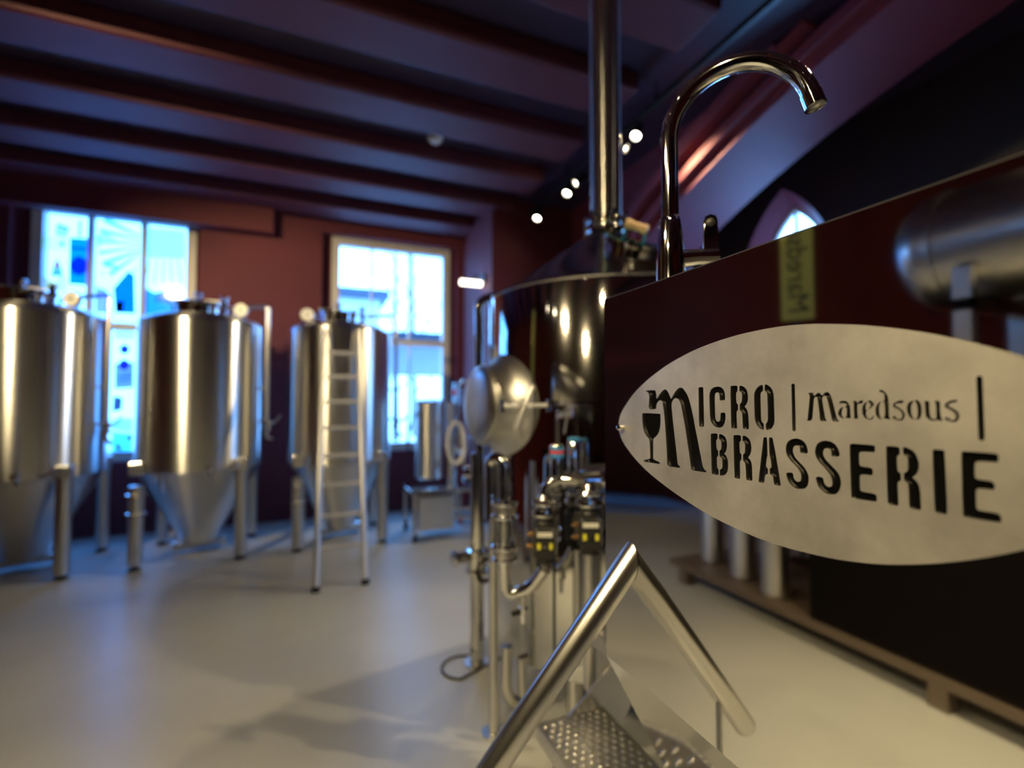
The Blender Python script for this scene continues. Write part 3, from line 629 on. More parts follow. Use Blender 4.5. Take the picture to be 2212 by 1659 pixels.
stair = thing('access_steps', (0.9, 1.05, 0), 'steel steps with dimpled anti-slip treads beside the sink cabinet', 'steps')
SY0, SY1 = 0.74, 1.335
def nubs(bm, x0, x1, y0, y1, z, dx=.0265, dy=.0215):
    i = 0; y = y0
    while y < y1:
        x = x0 + (dx / 2 if i % 2 else 0)
        while x < x1:
            top = bm.verts.new((x, y, z + .0045)); r1 = []; r0 = []
            for k in range(8):
                c, s = math.cos(k * PI / 4), math.sin(k * PI / 4)
                r1.append(bm.verts.new((x + .005 * c, y + .005 * s, z + .0032))); r0.append(bm.verts.new((x + .0085 * c, y + .0085 * s, z - .0002)))
            bridge(bm, r0, r1)
            for k in range(8): bm.faces.new((r1[k], r1[(k + 1) % 8], top))
            x += dx
        i += 1; y += dy
for k, (x0, x1, z) in enumerate(((0.63, 0.86, 0.28), (0.83, 1.06, 0.52))):
    bm = bmesh.new(); box(bm, (x0, SY0, z - .012), (x1, SY1, z)); box(bm, (x0, SY0, z - .05), (x0 + .004, SY1, z - .012)); box(bm, (x1 - .004, SY0, z - .05), (x1, SY1, z - .012))
    tr = obj('tread', bm, 'satin_steel', stair, smooth=False, bevel=.003)
    nb = obj('anti_slip_nubs', B(nubs, x0 + .016, x1 - .012, SY0 + .012, SY1 - .01, z), 'satin_steel', tr); nb['kind'] = 'stuff'
    bm = bmesh.new(); y = SY0 + .012
    while y < SY1 - .01:
        for zz in (z - .016, z - .036): lathe(bm, [(.007, 0), (.0045, .003), (0, .004)], (x0 + .0005, y + (.01 if zz < z - .02 else 0), zz), (-1, 0, 0), 8, cap0=False)
        y += .0215
    nb = obj('edge_nubs', bm, 'satin_steel', tr); nb['kind'] = 'stuff'
for y in (SY0 + .008, SY1 - .012):
    bm = bmesh.new(); prism(bm, [(0.68, y, 0), (0.80, y, 0), (1.05, y, .40), (1.05, y, .52), (0.98, y, .47), (0.68, y, .24)], (0, .006, 0)); obj('stringer', bm, 'satin_steel', stair, smooth=False)

# ================================================================== BREW KETTLE
KX, KY, KR, KZ0, KZ1 = 1.30, 1.95, 0.57, 0.215, 1.718
ket = thing('brew_kettle', (KX, KY, 0), 'large polished brew kettle with conical lid and chimney pipe', 'kettle')
kb = (KX, KY, 0)
obj('shell', B(lathe, [(KR - .02, KZ0), (KR, KZ0 + .012), (KR, KZ1 - .012), (KR - .004, KZ1)], kb, n=128), 'polished_steel', ket)
bm = bmesh.new(); lathe(bm, [(KR + .001, KZ1 - .004), (KR + .004, KZ1), (KR + .001, KZ1 + .006), (KR - .03, KZ1 + .022), (.085, KZ1 + .335), (.075, KZ1 + .36)], kb, n=96); lid = obj('conical_lid', bm, 'cone_steel', ket)
cz = KZ1 + .34
obj('chimney_pipe', B(cyl, (KX, KY, cz), (KX, KY, ZC + .05), .0735, n=48), 'brushed_steel', ket)
for k, z in enumerate((cz + .005, cz + .05)):
    obj('clamp_ring', B(lathe, [(.074, 0), (.093, .002), (.096, .012), (.093, .022), (.074, .024)], (KX, KY, z), n=40), 'polished_steel', ket)
    for a in range(6):
        t_ = a * PI / 3 + .3; bm = bmesh.new(); lathe(bm, [(.009, -.012), (.009, .036), (.012, .038), (.010, .048), (0, .05)], (KX + .100 * math.cos(t_), KY + .100 * math.sin(t_), z), n=10); obj('clamp_bolt', bm, 'chrome', ket)
# seam band, legs, inner hoop
obj('seam_band', B(lathe, [(KR - .001, 1.238), (KR + .0012, 1.240), (KR + .0012, 1.250), (KR - .001, 1.252)], kb, n=128, cap0=False, cap1=False), 'polished_steel', ket)
for a in (40, 130, 220, 310):
    t_ = math.radians(a); obj('leg', B(cyl, (KX + .46 * math.cos(t_), KY + .46 * math.sin(t_), 0), (KX + .46 * math.cos(t_), KY + .46 * math.sin(t_), KZ0 + .02), .035), 'satin_steel', ket)
# glass inspection cover with wooden grip on the lid
u0 = at(1385, 540, 2.02); nrm = Vector((0.05, -0.42, 0.90)).normalized()
obj('cover_neck', B(lathe, [(.155, -.12), (.155, .0), (.165, .006), (.165, .02), (.15, .022)], u0, nrm, 40), 'polished_steel', ket)
cg = obj('glass_cover', B(lathe, [(.172, .024), (.175, .030), (.172, .036)], u0, nrm, 40), 'teal_glass', ket)
ga = u0 + nrm * .036; gx = (Vector((0.9, -0.35, 0)) - nrm * Vector((0.9, -0.35, 0)).dot(nrm)).normalized()
g0 = at(1355, 483, 1.98); g1 = at(1397, 497, 1.95)
for g in (g0, g1): obj('handle_bracket', B(tube, [g, g - nrm * .04, g - nrm * .075], .006, 8), 'blue_plastic', cg)
gd = (g1 - g0).normalized(); bm = bmesh.new(); lathe(bm, [(.012, -.008), (.0205, -.004), (.021, .008), (.017, .03), (.0165, .055), (.020, .075), (.0205, .086), (.012, .09)], g0, gd, 20); obj('wooden_grip', bm, 'pale_wood', cg)
# side manway: flared neck, domed door, swing bolt with cross handle
mn = Vector((-0.995, -0.10, 0)); mb = Vector((KX, KY, 1.235)) + mn * (KR - .03)
bm = bmesh.new(); lathe(bm, [(.225, 0), (.215, .03), (.19, .05), (.168, .075), (.163, .115), (.168, .118), (.168, .124)], mb, mn, 56); obj('manway_neck', bm, 'neck_steel', ket)
bm = bmesh.new(); lathe(bm, [(.150, .120), (.158, .124), (.160, .134), (.150, .142), (.11, .150), (.05, .155), (0, .156)], mb, mn, 56); md = obj('manway_door', bm, 'satin_steel', ket)
s0 = at(1086, 877, 1.66); s1 = at(1188, 875, 1.66); sc = at(1134, 873, 1.655)
bm = bmesh.new(); tube(bm, [s0, s0.lerp(s1, .2), s0.lerp(s1, .22), s0.lerp(s1, .34), s0.lerp(s1, .36), s1], [.008, .008, .013, .013, .008, .008], 12); sb = obj('swing_bolt', bm, 'aluminium', ket)
for a, b2 in (((1153, 832), (1114, 926)), ((1120, 868), (1150, 880))):
    bm = bmesh.new(); p, q = at(*a, 1.63), at(*b2, 1.63); tube(bm, [p, p.lerp(q, .06), p.lerp(q, .94), q], [.005, .009, .009, .005], 12); obj('cross_handle', bm, 'aluminium', sb)
obj('handle_hub', B(lathe, [(.014, -.014), (.018, -.008), (.018, .008), (.014, .014)], sc, (s1 - s0), 16), 'satin_steel', sb)
for u in (1086, 1186): obj('bolt_bracket', B(cyl, at(u, 890, 1.66), at(u, 862, 1.66), .009, n=12), 'chrome', ket)

# ------------------------------------------------------------------ pipework in front of the kettle
def pipe(name, pts, r, mat, parent, bend=.06, n=16): return obj(name, B(tube, pts, r, n, bend), mat, parent)
def clampring(parent, p, axis, r, name='clamp_ring'):
    return obj(name, B(lathe, [(r, -.009), (r + .009, -.007), (r + .012, 0), (r + .009, .007), (r, .009)], p, axis, 24), 'chrome', parent)
ups = Vector((0, 0, 1))
# thick standpipe and slim pole on the left
st = at(1030, 1427, 2.28); rp = thing('return_pipe', (st.x, st.y, 0), 'dark-reflecting vertical pipe with a black lever valve below the manway', 'pipe')
obj('standpipe', B(cyl, (st.x, st.y, 0), (st.x, st.y, 1.00), .034), 'polished_steel', rp)
obj('foot_plate', B(cyl, (st.x, st.y, 0), (st.x, st.y, .008), .06), 'satin_steel', rp)
pv = at(1030, 1215, 2.28); pv = Vector((st.x, st.y, pv.z))
bm = bmesh.new(); lathe(bm, [(.036, -.06), (.055, -.055), (.055, -.04), (.045, -.03), (.045, .03), (.055, .04), (.055, .055), (.036, .06)], pv, ups, 28); obj('valve_body', bm, 'polished_steel', rp)
obj('valve_handle', B(lathe, [(.05, -.012), (.062, 0), (.05, .012), (.038, 0), (.05, -.012)], pv + Vector((.01, -.10, -.01)), (.35, -1, 0), 24, False, False), 'black_rubber', rp)
obj('valve_outlet', B(cyl, pv + Vector((-.03, 0, .03)), pv + Vector((-.12, -.02, .03)), .028), 'polished_steel', rp)
clampring(rp, pv + Vector((-.12, -.02, .03)), (-1, -.2, 0), .028)
sl = at(1066, 1575, 1.80); pole = thing('support_pole', (sl.x, sl.y, 0), 'slim satin steel pole carrying the sight glass', 'pole')
obj('pole_tube', B(cyl, (sl.x, sl.y, 0), (sl.x, sl.y, at(1066, 1000, 1.80).z), .0185), 'satin_steel', pole)
obj('foot_plate', B(cyl, (sl.x, sl.y, 0), (sl.x, sl.y, .006), .045), 'satin_steel', pole)
# tall looped pipe at the left of the shell
lp = thing('overflow_pipe', tuple(at(1036, 800, 2.16)), 'bent steel pipe hooked over the kettle rim beside the manway', 'pipe')
pipe('pipe_bend', [at(1037, 1060, 2.32), at(1034, 645, 2.32), at(1085, 640, 2.36)], .022, 'polished_steel', lp, .13)
# gooseneck, sight glass and U-bend
sg = thing('sight_glass', tuple(at(1090, 1150, 1.68)), 'glass-windowed sight tube with clamp rings and gooseneck pipe', 'sight glass')
c0 = at(1090, 1085, 1.68); c1 = at(1090, 1205, 1.68); ax = Vector((0, 0, 1)); c1.x, c1.y = c0.x, c0.y
gt = at(1088, 1010, 1.68).z
pipe('gooseneck', [at(1060, 1120, 1.72), Vector((at(1060, 1120, 1.72).x, at(1060, 1120, 1.72).y, gt + .03)), Vector((c0.x, c0.y, gt + .03)), c0 - ax * .01], .0225, 'polished_steel', sg, .05)
for z, rr in ((c0.z, .046), (c0.z - .045, .048), (c1.z + .045, .048), (c1.z, .042)): clampring(sg, Vector((c0.x, c0.y, z)), ax, rr - .008)
obj('upper_collar', B(cyl, (c0.x, c0.y, c0.z - .045), (c0.x, c0.y, c0.z), .042, n=32), 'satin_steel', sg)
obj('lower_collar', B(cyl, (c0.x, c0.y, c1.z), (c0.x, c0.y, c1.z + .035), .040, n=32), 'satin_steel', sg)
obj('strainer', B(cyl, (c0.x, c0.y, c1.z + .03), (c0.x, c0.y, c0.z - .04), .026, n=24), 'satin_steel', sg)
bm = bmesh.new()
for k in range(11):
    z = c1.z + .05 + k * (c0.z - c1.z - .10) / 10; lathe(bm, [(.026, -.0025), (.0295, 0), (.026, .0025)], (c0.x, c0.y, z), n=24, cap0=False, cap1=False)
obj('strainer_wire', bm, 'chrome', sg)
obj('glass_tube', B(lathe, [(.040, c1.z + .035), (.040, c0.z - .04)], (c0.x, c0.y, 0), n=32, cap0=False, cap1=False), 'sight_tube_glass', sg)
for a in range(4):
    t_ = a * PI / 2 + .6; obj('tie_rod', B(cyl, (c0.x + .046 * math.cos(t_), c0.y + .046 * math.sin(t_), c1.z + .03), (c0.x + .046 * math.cos(t_), c0.y + .046 * math.sin(t_), c0.z - .03), .004, n=8), 'chrome', sg)
v0 = at(1176, 1225, 1.64)
pipe('u_bend', [Vector((c0.x, c0.y, c1.z)), at(1092, 1290, 1.68), at(1150, 1268, 1.66), v0 + Vector((0, 0, -.005))], .0225, 'polished_steel', sg, .07)
# sample cock hanging from the U-bend
sm0 = at(1131, 1278, 1.66); sv = thing('sample_cock', tuple(sm0), 'small sample cock hanging under the U-bend pipe', 'tap')
obj('stem', B(tube, [sm0 + ups * .02, sm0 - ups * .055], .010, 12), 'satin_steel', sv)
obj('cock_body', B(lathe, [(.010, -.05), (.017, -.054), (.017, -.075), (.012, -.08), (.013, -.105), (.009, -.108)], sm0, ups, 16), 'chrome', sv)
obj('cock_knob', B(cyl, sm0 + Vector((-.005, 0, -.065)), sm0 + Vector((-.045, -.01, -.065)), .010, n=14), 'black_plastic', sv)
# pneumatic valves
def actuator(u, v, depth, label):
    c = at(u, v, depth); t = thing('pneumatic_valve', tuple(c), label, 'valve', 'pneumatic valves on the kettle')
    vw = Vector((-.40, -.92, 0)); sd = Vector((.92, -.40, 0))
    rot = Matrix(((sd.x, -vw.x, 0), (sd.y, -vw.y, 0), (0, 0, 1)))
    hs = obj('actuator_housing', B(box, c - Vector((.036, .036, .06)), c + Vector((.036, .036, .05)), rot.to_3x3(), c), 'black_plastic', t, smooth=False, bevel=.008)
    obj('position_indicator', B(lathe, [(.030, .05), (.034, .056), (.030, .068), (.018, .076), (0, .078)], c, ups, 24), 'black_plastic', t)
    obj('base_plate', B(cyl, c - ups * .075, c - ups * .058, .030, n=20), 'black_plastic', t)
    for dx, dz, sx, sz, m_ in ((0, .025, .026, .008, 'light_label'), (-.02, -.014, .006, .010, 'yellow_label'), (.02, -.014, .006, .010, 'yellow_label')):
        p = c + vw * .0365 + sd * dx + ups * dz
        obj('label_plate', B(box, p - Vector((sx, .001, sz)), p + Vector((sx, .001, sz)), rot.to_3x3(), p), m_, hs, smooth=False)
    obj('indicator_dial', B(lathe, [(.013, 0), (.013, .004), (.006, .006), (0, .006)], c + vw * .036 - ups * .014, vw, 18), 'black_rubber', hs)
    obj('dial_pin', B(cyl, c + vw * .040 - ups * .014, c + vw * .045 - ups * .014, .0045, n=10), 'chrome', hs)
    obj('side_cover', B(box, c + sd * .037 - Vector((.003, .025, .042)), c + sd * .037 + Vector((.003, .025, .038)), rot.to_3x3(), c + sd * .037), 'satin_steel', t, smooth=False)
    for k, dz in enumerate((.018, -.022)):
        obj('air_fitting', B(lathe, [(.007, 0), (.009, .006), (.009, .014), (.005, .016), (.005, .024)], c - sd * .036 + ups * dz, -sd, 12), 'brass', t)
    for a in range(2): obj('cover_screw', B(lathe, [(.004, 0), (.004, .002), (0, .003)], c + vw * .036 + sd * (.028 * (1 if a else -1)) + ups * .042, vw, 8), 'chrome', hs)
    return c
ac1 = actuator(1176, 1165, 1.64, 'pneumatic valve actuator at the end of the U-bend pipe')
ac2 = actuator(1273, 1145, 1.60, 'pneumatic valve actuator under the long horizontal pipe beside the cabinet')
for c, top in ((ac1, at(1176, 1070, 1.64)), (ac2, at(1273, 1050, 1.60))):
    pass
man = thing('valve_manifold', tuple(at(1235, 1050, 1.64)), 'horizontal manifold pipes and clamps above the pneumatic valves', 'pipework')
e1 = at(1320, 1037, 1.62)
pipe('manifold_pipe', [Vector((ac1.x, ac1.y, ac1.z + .075)), Vector((ac1.x, ac1.y, at(1176, 1037, 1.64).z)), e1], .0185, 'polished_steel', man, .06)
pipe('manifold_pipe', [at(1165, 1060, 1.70), at(1240, 1018, 1.69), at(1322, 1014, 1.69)], .0165, 'polished_steel', man, .05)
for (u, v, dp, r0) in ((1301, 1036, 1.62, .019), (1312, 1036, 1.62, .019)): clampring(man, at(u, v, dp), (.92, -.40, 0), r0)
for cx in (ac1, ac2):
    obj('valve_bonnet', B(lathe, [(.032, .078), (.045, .082), (.048, .092), (.044, .104), (.030, .110), (.024, .150), (.020, .155)], cx, ups, 28), 'polished_steel', man)
    clampring(man, cx + ups * .125, ups, .030)
pipe('riser_pipe', [ac2 + ups * .15, Vector((ac2.x, ac2.y, e1.z))], .0185, 'polished_steel', man, 0)
pipe('drop_pipe', [ac2 - ups * .07, Vector((ac2.x, ac2.y, .30))], .0225, 'satin_steel', man, 0)
pipe('drop_pipe', [at(1247, 1190, 1.70), Vector((at(1247, 1190, 1.70).x, at(1247, 1190, 1.70).y, .32))], .012, 'satin_steel', man, 0)
cz0 = at(1197, 1215, 1.66); pipe('conduit', [cz0, Vector((cz0.x, cz0.y, .34))], .005, 'black_rubber', man, 0)
tt = at(1197, 1235, 1.66); pipe('conduit', [tt, tt + Vector((.04, 0, .01)), tt + Vector((.04, 0, -.03))], .004, 'black_rubber', man, .01)
for k, (u, v, dp, mt) in enumerate(((1203, 995, 1.66, 'blue_plastic'), (1240, 985, 1.69, 'polished_steel'))):
    c = at(u, v, dp); t = thing('level_sensor', tuple(c), ['cylindrical steel sensor with a blue and red label above the manifold', 'plain steel sensor cylinder behind the labelled sensor'][k], 'sensor')
    obj('sensor_body', B(lathe, [(.018, -.075), (.024, -.07), (.024, .05), (.020, .056), (0, .058)], c, ups, 24), 'polished_steel', t)
    if k == 0:
        obj('blue_band', B(lathe, [(.0243, .012), (.0246, .014), (.0246, .046), (.0243, .048)], c, ups, 24, False, False), 'blue_plastic', t)
        obj('red_mark', B(lathe, [(.0250, .026), (.0250, .036)], c, ups, 24, False, False), 'red_paint', t)
        obj('cable', B(tube, [c - Vector((.004, .026, .01)), c - Vector((.004, .030, .06)), c - Vector((.002, .028, .10))], .0045, 8), 'black_rubber', t)
    else: obj('cap', B(cyl, c + ups * .05, c + ups * .066, .021), 'blue_plastic', t)
    pipe('mount_stub', [c - ups * .07, c - ups * .105], .009, 'satin_steel', t, 0)
# lower feed pipes and floor cable under the kettle
lf = thing('drain_pipes', tuple(at(1110, 1440, 1.85)), 'curved drain pipes rising under the kettle base', 'pipework')
pipe('drain_pipe', [at(1095, 1395, 1.82), at(1092, 1495, 1.82), at(1110, 1520, 1.85), at(1135, 1500, 1.95)], .022, 'satin_steel', lf, .05)
pipe('drain_pipe', [at(1127, 1420, 1.86), at(1127, 1500, 1.86)], .017, 'satin_steel', lf, 0)
fc = on_z(1000, 1440, .006)
bm = bmesh.new(); tube(bm, [fc + Vector((.10 * math.cos(i * PI / 8), .10 * math.sin(i * PI / 8), 0)) for i in range(12)] + [fc + Vector((.3, .05, 0)), fc + Vector((.5, .2, 0))], .005, 8)
tag(obj('floor_cable', bm, 'black_rubber'), 'dark cable looped on the floor by the kettle pipes', 'cable')

# ================================================================== FERMENTERS
def make_fermenter(label):
    t = thing('fermenter', (0, 0, 0), label, 'tank', 'fermenters in a row below the windows')
    R_ = .45; Z0, Z1 = .69, 1.89
    L = dict(local=True)
    obj('shell', B(lathe, [(R_ - .02, Z0), (R_, Z0 + .02), (R_, Z1 - .015), (R_ - .003, Z1), (R_ - .015, Z1 + .01)], n=96), 'brushed_steel', t, **L)
    obj('dome', B(lathe, [(R_ - .004, Z1 + .002), (R_ - .03, Z1 + .03), (R_ - .12, Z1 + .065), (.2, Z1 + .09), (.13, Z1 + .095)], n=64), 'brushed_steel', t, **L)
    obj('cone', B(lathe, [(R_ - .012, Z0 + .006), (R_ - .03, Z0 - .02), (.125, .105), (.12, .10), (.10, .095)][::-1], n=72), 'brushed_steel', t, **L)
    for a in (45, 135, 225, 315):
        c, s = math.cos(math.radians(a)), math.sin(math.radians(a)); rl = .485
        lg = obj('leg', B(cyl, (rl * c, rl * s, .035), (rl * c, rl * s, .78 if a != 225 else .62), .048, n=24), 'satin_steel', t, **L)
        obj('foot', B(lathe, [(.030, 0), (.042, .004), (.042, .012), (.016, .016), (.016, .04)], (rl * c, rl * s, 0), n=20), 'black_rubber', lg, **L)
        obj('leg_pad', B(box, (rl * c - .045, rl * s - .045, .70), (rl * c + .045, rl * s + .045, .80)), 'satin_steel', lg, smooth=False, bevel=.01, **L)
    c, s = math.cos(math.radians(225)), math.sin(math.radians(225))
    obj('leg_collar', B(lathe, [(.05, .40), (.064, .405), (.064, .42), (.05, .425)], (.485 * c, .485 * s, 0), n=24), 'polished_steel', t, **L)
    obj('leg_collar', B(lathe, [(.05, .54), (.064, .545), (.064, .56), (.05, .565)], (.485 * c, .485 * s, 0), n=24), 'polished_steel', t, **L)
    # top manway with clamp arm, valves and gauge
    mw = obj('manway', B(lathe, [(.155, Z1 + .06), (.155, Z1 + .15), (.17, Z1 + .152), (.17, Z1 + .17), (.14, Z1 + .18), (.05, Z1 + .195), (0, Z1 + .197)], (-.03, -.10, 0), n=40), 'polished_steel', t, **L)
    obj('clamp_arm', B(box, (-.20, -.115, Z1 + .19), (.14, -.085, Z1 + .205)), 'satin_steel', mw, smooth=False, bevel=.004, **L)
    obj('clamp_knob', B(lathe, [(.012, Z1 + .17), (.012, Z1 + .23), (.03, Z1 + .232), (.03, Z1 + .25), (.015, Z1 + .262), (0, Z1 + .264)], (-.03, -.10, 0), n=20), 'chrome', mw, **L)
    obj('relief_valve', B(lathe, [(.02, Z1 + .06), (.02, Z1 + .13), (.034, Z1 + .135), (.034, Z1 + .155), (.022, Z1 + .16), (.022, Z1 + .21), (.03, Z1 + .215), (.03, Z1 + .225), (0, Z1 + .23)], (.17, -.16, 0), n=20), 'chrome', t, **L)
    obj('spray_port', B(lathe, [(.028, Z1 + .05), (.028, Z1 + .12), (.04, Z1 + .122), (.04, Z1 + .142), (0, Z1 + .145)], (.20, .10, 0), n=20), 'chrome', t, **L)
    obj('vent_pipe', B(tube, [(-.22, .02, Z1 + .05), (-.22, .02, Z1 + .17), (-.28, .02, Z1 + .20)], .013, 10, .03), 'chrome', t, **L)
    g = obj('pressure_gauge', B(lathe, [(.058, -.014), (.06, -.01), (.06, .012), (.054, .016)], (.30, -.20, Z1 + .12), (-.25, -.97, 0), 28), 'chrome', t, **L)
    d = obj('gauge_face', B(lathe, [(.053, .0162), (.053, .0172), (0, .0172)], (.30, -.20, Z1 + .12), (-.25, -.97, 0), 28), 'white_plastic', g, **L)
    obj('gauge_hub', B(lathe, [(.011, .0172), (.011, .020), (0, .020)], (.30, -.20, Z1 + .12), (-.25, -.97, 0), 12), 'black_plastic', g, **L)
    obj('gauge_stem', B(tube, [(.22, -.18, Z1 + .06), (.22, -.18, Z1 + .13), (.30, -.19, Z1 + .12)], .009, 10, .03), 'chrome', t, **L)
    # cleaning pipe looping over the rim and down the side, with valves
    obj('cleaning_pipe', B(tube, [(.20, .10, Z1 + .14), (.20, .10, Z1 + .185), (.49, -.10, Z1 + .185), (.49, -.10, 1.05)], .0185, 14, .035), 'satin_steel', t, **L)
    for z in (1.30, 1.02):
        obj('pipe_bracket', B(cyl, (.40, -.08, z + .06), (.49, -.10, z + .06), .009, n=10), 'satin_steel', t, **L)
    bv = obj('butterfly_valve', B(lathe, [(.022, 1.00), (.036, 1.004), (.036, 1.02), (.026, 1.03), (.026, 1.06), (.036, 1.07), (.036, 1.085), (.022, 1.09)], (.49, -.10, 0), n=20), 'chrome', t, **L)
    obj('valve_lever', B(tube, [(.50, -.10, 1.05), (.56, -.13, 1.07), (.60, -.15, 1.13)], .010, 10, .02), 'chrome', bv, **L)
    obj('valve_outlet', B(tube, [(.49, -.10, 1.02), (.49, -.10, .95), (.54, -.14, .93)], .016, 12, .03), 'chrome', t, **L)
    # sample valve and short pipe on the lower shell
    obj('sample_valve', B(tube, [(.14, -.42, .74), (.15, -.50, .74), (.15, -.50, .69)], .012, 12, .02), 'chrome', t, **L)
    obj('sample_knob', B(lathe, [(.012, 0), (.022, .006), (.022, .02), (.01, .026), (0, .027)], (.15, -.51, .745), (0, -1, .2), 14), 'chrome', t, **L)
    obj('racking_arm', B(tube, [(.22, -.33, .72), (.24, -.44, .73), (.33, -.46, .76)], .015, 12, .04), 'chrome', t, **L)
    # bottom outlet with cross of two valves
    obj('outlet', B(lathe, [(.10, .098), (.045, .085), (.032, .075), (.032, .06)], n=24), 'satin_steel', t, **L)
    obj('outlet_cross', B(tube, [(-.17, -.06, .062), (.17, .06, .062)], .026, 14), 'satin_steel', t, **L)
    for k in (-1, 1):
        obj('outlet_valve', B(lathe, [(.034, -.02), (.046, -.016), (.046, .016), (.034, .02)], (.16 * k, .056 * k, .062), (.94 * k, .33 * k, 0), 20), 'chrome', t, **L)
    return t
f0 = make_fermenter('steel fermenter between the painted window and its empty side wall')
spots = ((-1.98, 4.70), (-0.88, 4.72), (0.22, 4.74))
labs = ('steel conical fermenter in front of the painted glass window',
        'steel conical fermenter standing between the two windows, gauge beside its bent pipe',
        'steel conical fermenter with the ladder leaning on it')
for i, (x, y) in enumerate(spots):
    t = f0 if i == 0 else copy_tree(f0)
    t.location = (x, y, 0); t['label'] = labs[i]
    if i == 2:                                                  # its gauge faces out on the other side of the lid
        for ch in t.children:
            if ch.name.split('.')[0] in ('pressure_gauge', 'gauge_stem'):
                ch.scale = (-1, 1, 1)

# ladder
ld = thing('ladder', (0.18, 3.45, 0), 'aluminium ladder leaning against the fermenter', 'ladder')
fa, fb = Vector((0.02, 3.43, 0)), Vector((0.335, 3.45, 0)); ta, tb = Vector((0.065, 4.255, 1.86)), Vector((0.335, 4.265, 1.86))
for a, b_ in ((fa, ta), (fb, tb)):
    bm = bmesh.new(); d = (b_ - a); vs_ = []
    p = a + Vector((0, 0, .01)); tube(bm, [p, a + d * .45, b_], .0215, 12); obj('ladder_rail', bm, 'aluminium', ld)
    obj('ladder_foot', B(cyl, a, a + Vector((0, 0, .035)), .027, n=14), 'black_rubber', ld)
for k in range(8):
    t_ = .13 + k * .108
    obj('rung', B(cyl, fa.lerp(ta, t_), fb.lerp(tb, t_), .0155, n=12), 'aluminium', ld)

# ------------------------------------------------------------------ filter cart in the corner, hose, red fittings
fcx, fcy = 1.08, 4.45
ct = thing('filter_cart', (fcx, fcy, 0), 'wheeled filter cart with a slim steel canister and drip tray', 'cart')
tz = .46
obj('canister', B(lathe, [(.11, tz + .06), (.135, tz + .07), (.135, 1.22), (.14, 1.225), (.14, 1.25), (.11, 1.265), (.03, 1.28), (0, 1.28)], (fcx - .06, fcy + .1, 0), n=40), 'brushed_steel', ct)
obj('lid_clamp', B(lathe, [(.13, 1.235), (.152, 1.24), (.152, 1.255), (.13, 1.26)], (fcx - .06, fcy + .1, 0), n=40), 'chrome', ct)
tr = obj('drip_tray', B(box, (fcx - .30, fcy - .22, tz - .035), (fcx + .35, fcy + .35, tz)), 'polished_steel', ct, smooth=False, bevel=.008)
for x, y in ((-.25, -.17), (.30, -.17), (.30, .30), (-.25, .30)):
    obj('leg', B(cyl, (fcx + x, fcy + y, .09), (fcx + x, fcy + y, tz - .035), .02), 'satin_steel', ct)
    obj('caster', B(lathe, [(.03, -.014), (.045, -.01), (.045, .01), (.03, .014)], (fcx + x, fcy + y, .045), (1, .2, 0), 20), 'black_rubber' if x < 0 else 'red_paint', ct)
    obj('caster_fork', B(box, (fcx + x - .02, fcy + y - .02, .045), (fcx + x + .02, fcy + y + .02, .10)), 'chrome', ct, smooth=False)
obj('column', B(cyl, (fcx + .12, fcy - .02, tz), (fcx + .12, fcy - .02, 1.24), .035), 'satin_steel', ct)
obj('control_box', B(box, (fcx - .22, fcy - .21, .10), (fcx + .10, fcy + .12, .40)), 'satin_steel', ct, smooth=False, bevel=.01)
obj('pump', B(lathe, [(.05, 0), (.085, .02), (.085, .14), (.06, .17), (.05, .26), (.03, .27)], (fcx + .22, fcy - .05, tz + .10), (.9, -.3, 0), 28), 'polished_steel', ct)
obj('pump_pipe', B(tube, [(fcx + .24, fcy - .06, tz + .10), (fcx + .24, fcy - .06, tz + .30), (fcx + .16, fcy - .05, tz + .34), (fcx + .14, fcy + .02, tz + .34)], .022, 12, .05), 'chrome', ct)
obj('handle_loop', B(tube, [(fcx + .17, fcy - .10, .80), (fcx + .17, fcy - .10, 1.40), (fcx + .23, fcy - .12, 1.46), (fcx + .29, fcy - .14, 1.40), (fcx + .29, fcy - .14, .80)], .016, 12, .05), 'chrome', ct)
obj('base_rail', B(cyl, (fcx + .1, fcy - .2, .28), (fcx + .75, fcy - .35, .28), .018), 'chrome', ct)
obj('base_rail', B(cyl, (fcx + .1, fcy - .2, .20), (fcx + .75, fcy - .35, .20), .018), 'chrome', ct)
obj('power_cord', B(tube, [(fcx - .19, fcy + .05, 1.15), (fcx - .27, fcy + .02, 1.0), (fcx - .30, fcy, .82), (fcx - .20, fcy, .75)], .008, 8, .08), 'black_rubber', ct)
# small manifold with coloured handles behind it
mf = thing('service_manifold', (1.40, 4.98, 0), 'pipe stand with red and orange valve handles beside the filter cart', 'pipework')
obj('riser', B(cyl, (1.40, 4.98, 0), (1.40, 4.98, 1.45), .03), 'polished_steel', mf)
obj('foot_plate', B(cyl, (1.40, 4.98, 0), (1.40, 4.98, .01), .08), 'satin_steel', mf)
for z in (1.20, 1.02): obj('cross_pipe', B(cyl, (1.28, 4.96, z), (1.58, 4.97, z), .024), 'chrome', mf)
for x, z, mt, s in ((1.33, 1.33, 'red_paint', .03), (1.31, 1.12, 'red_paint', .034), (1.34, .94, 'blue_plastic', .028), (1.31, .82, 'orange_plastic', .034)):
    obj('valve_handle', B(lathe, [(s * .5, 0), (s, .015), (s * 1.15, .05), (s * .7, .08), (0, .085)], (x + .05, 4.95, z), (-.3, -.9, .3), 16), mt, mf)
# coil of pale hose hung on the cart
hc = Vector((fcx + .14, fcy - .085, .86)); bm = bmesh.new(); pts = []
for i in range(24 * 3):
    a = 2 * PI * i / 24; k = i / 72
    pts.append(hc + Vector(((.075 + .012 * k) * math.cos(a), -.012 - .034 * k, .19 * math.sin(a))))
tube(bm, pts, .0135, 10)
tag(obj('hose_coil', bm, 'white_hose', loc=hc), 'coil of pale hose hanging on the filter cart', 'hose')

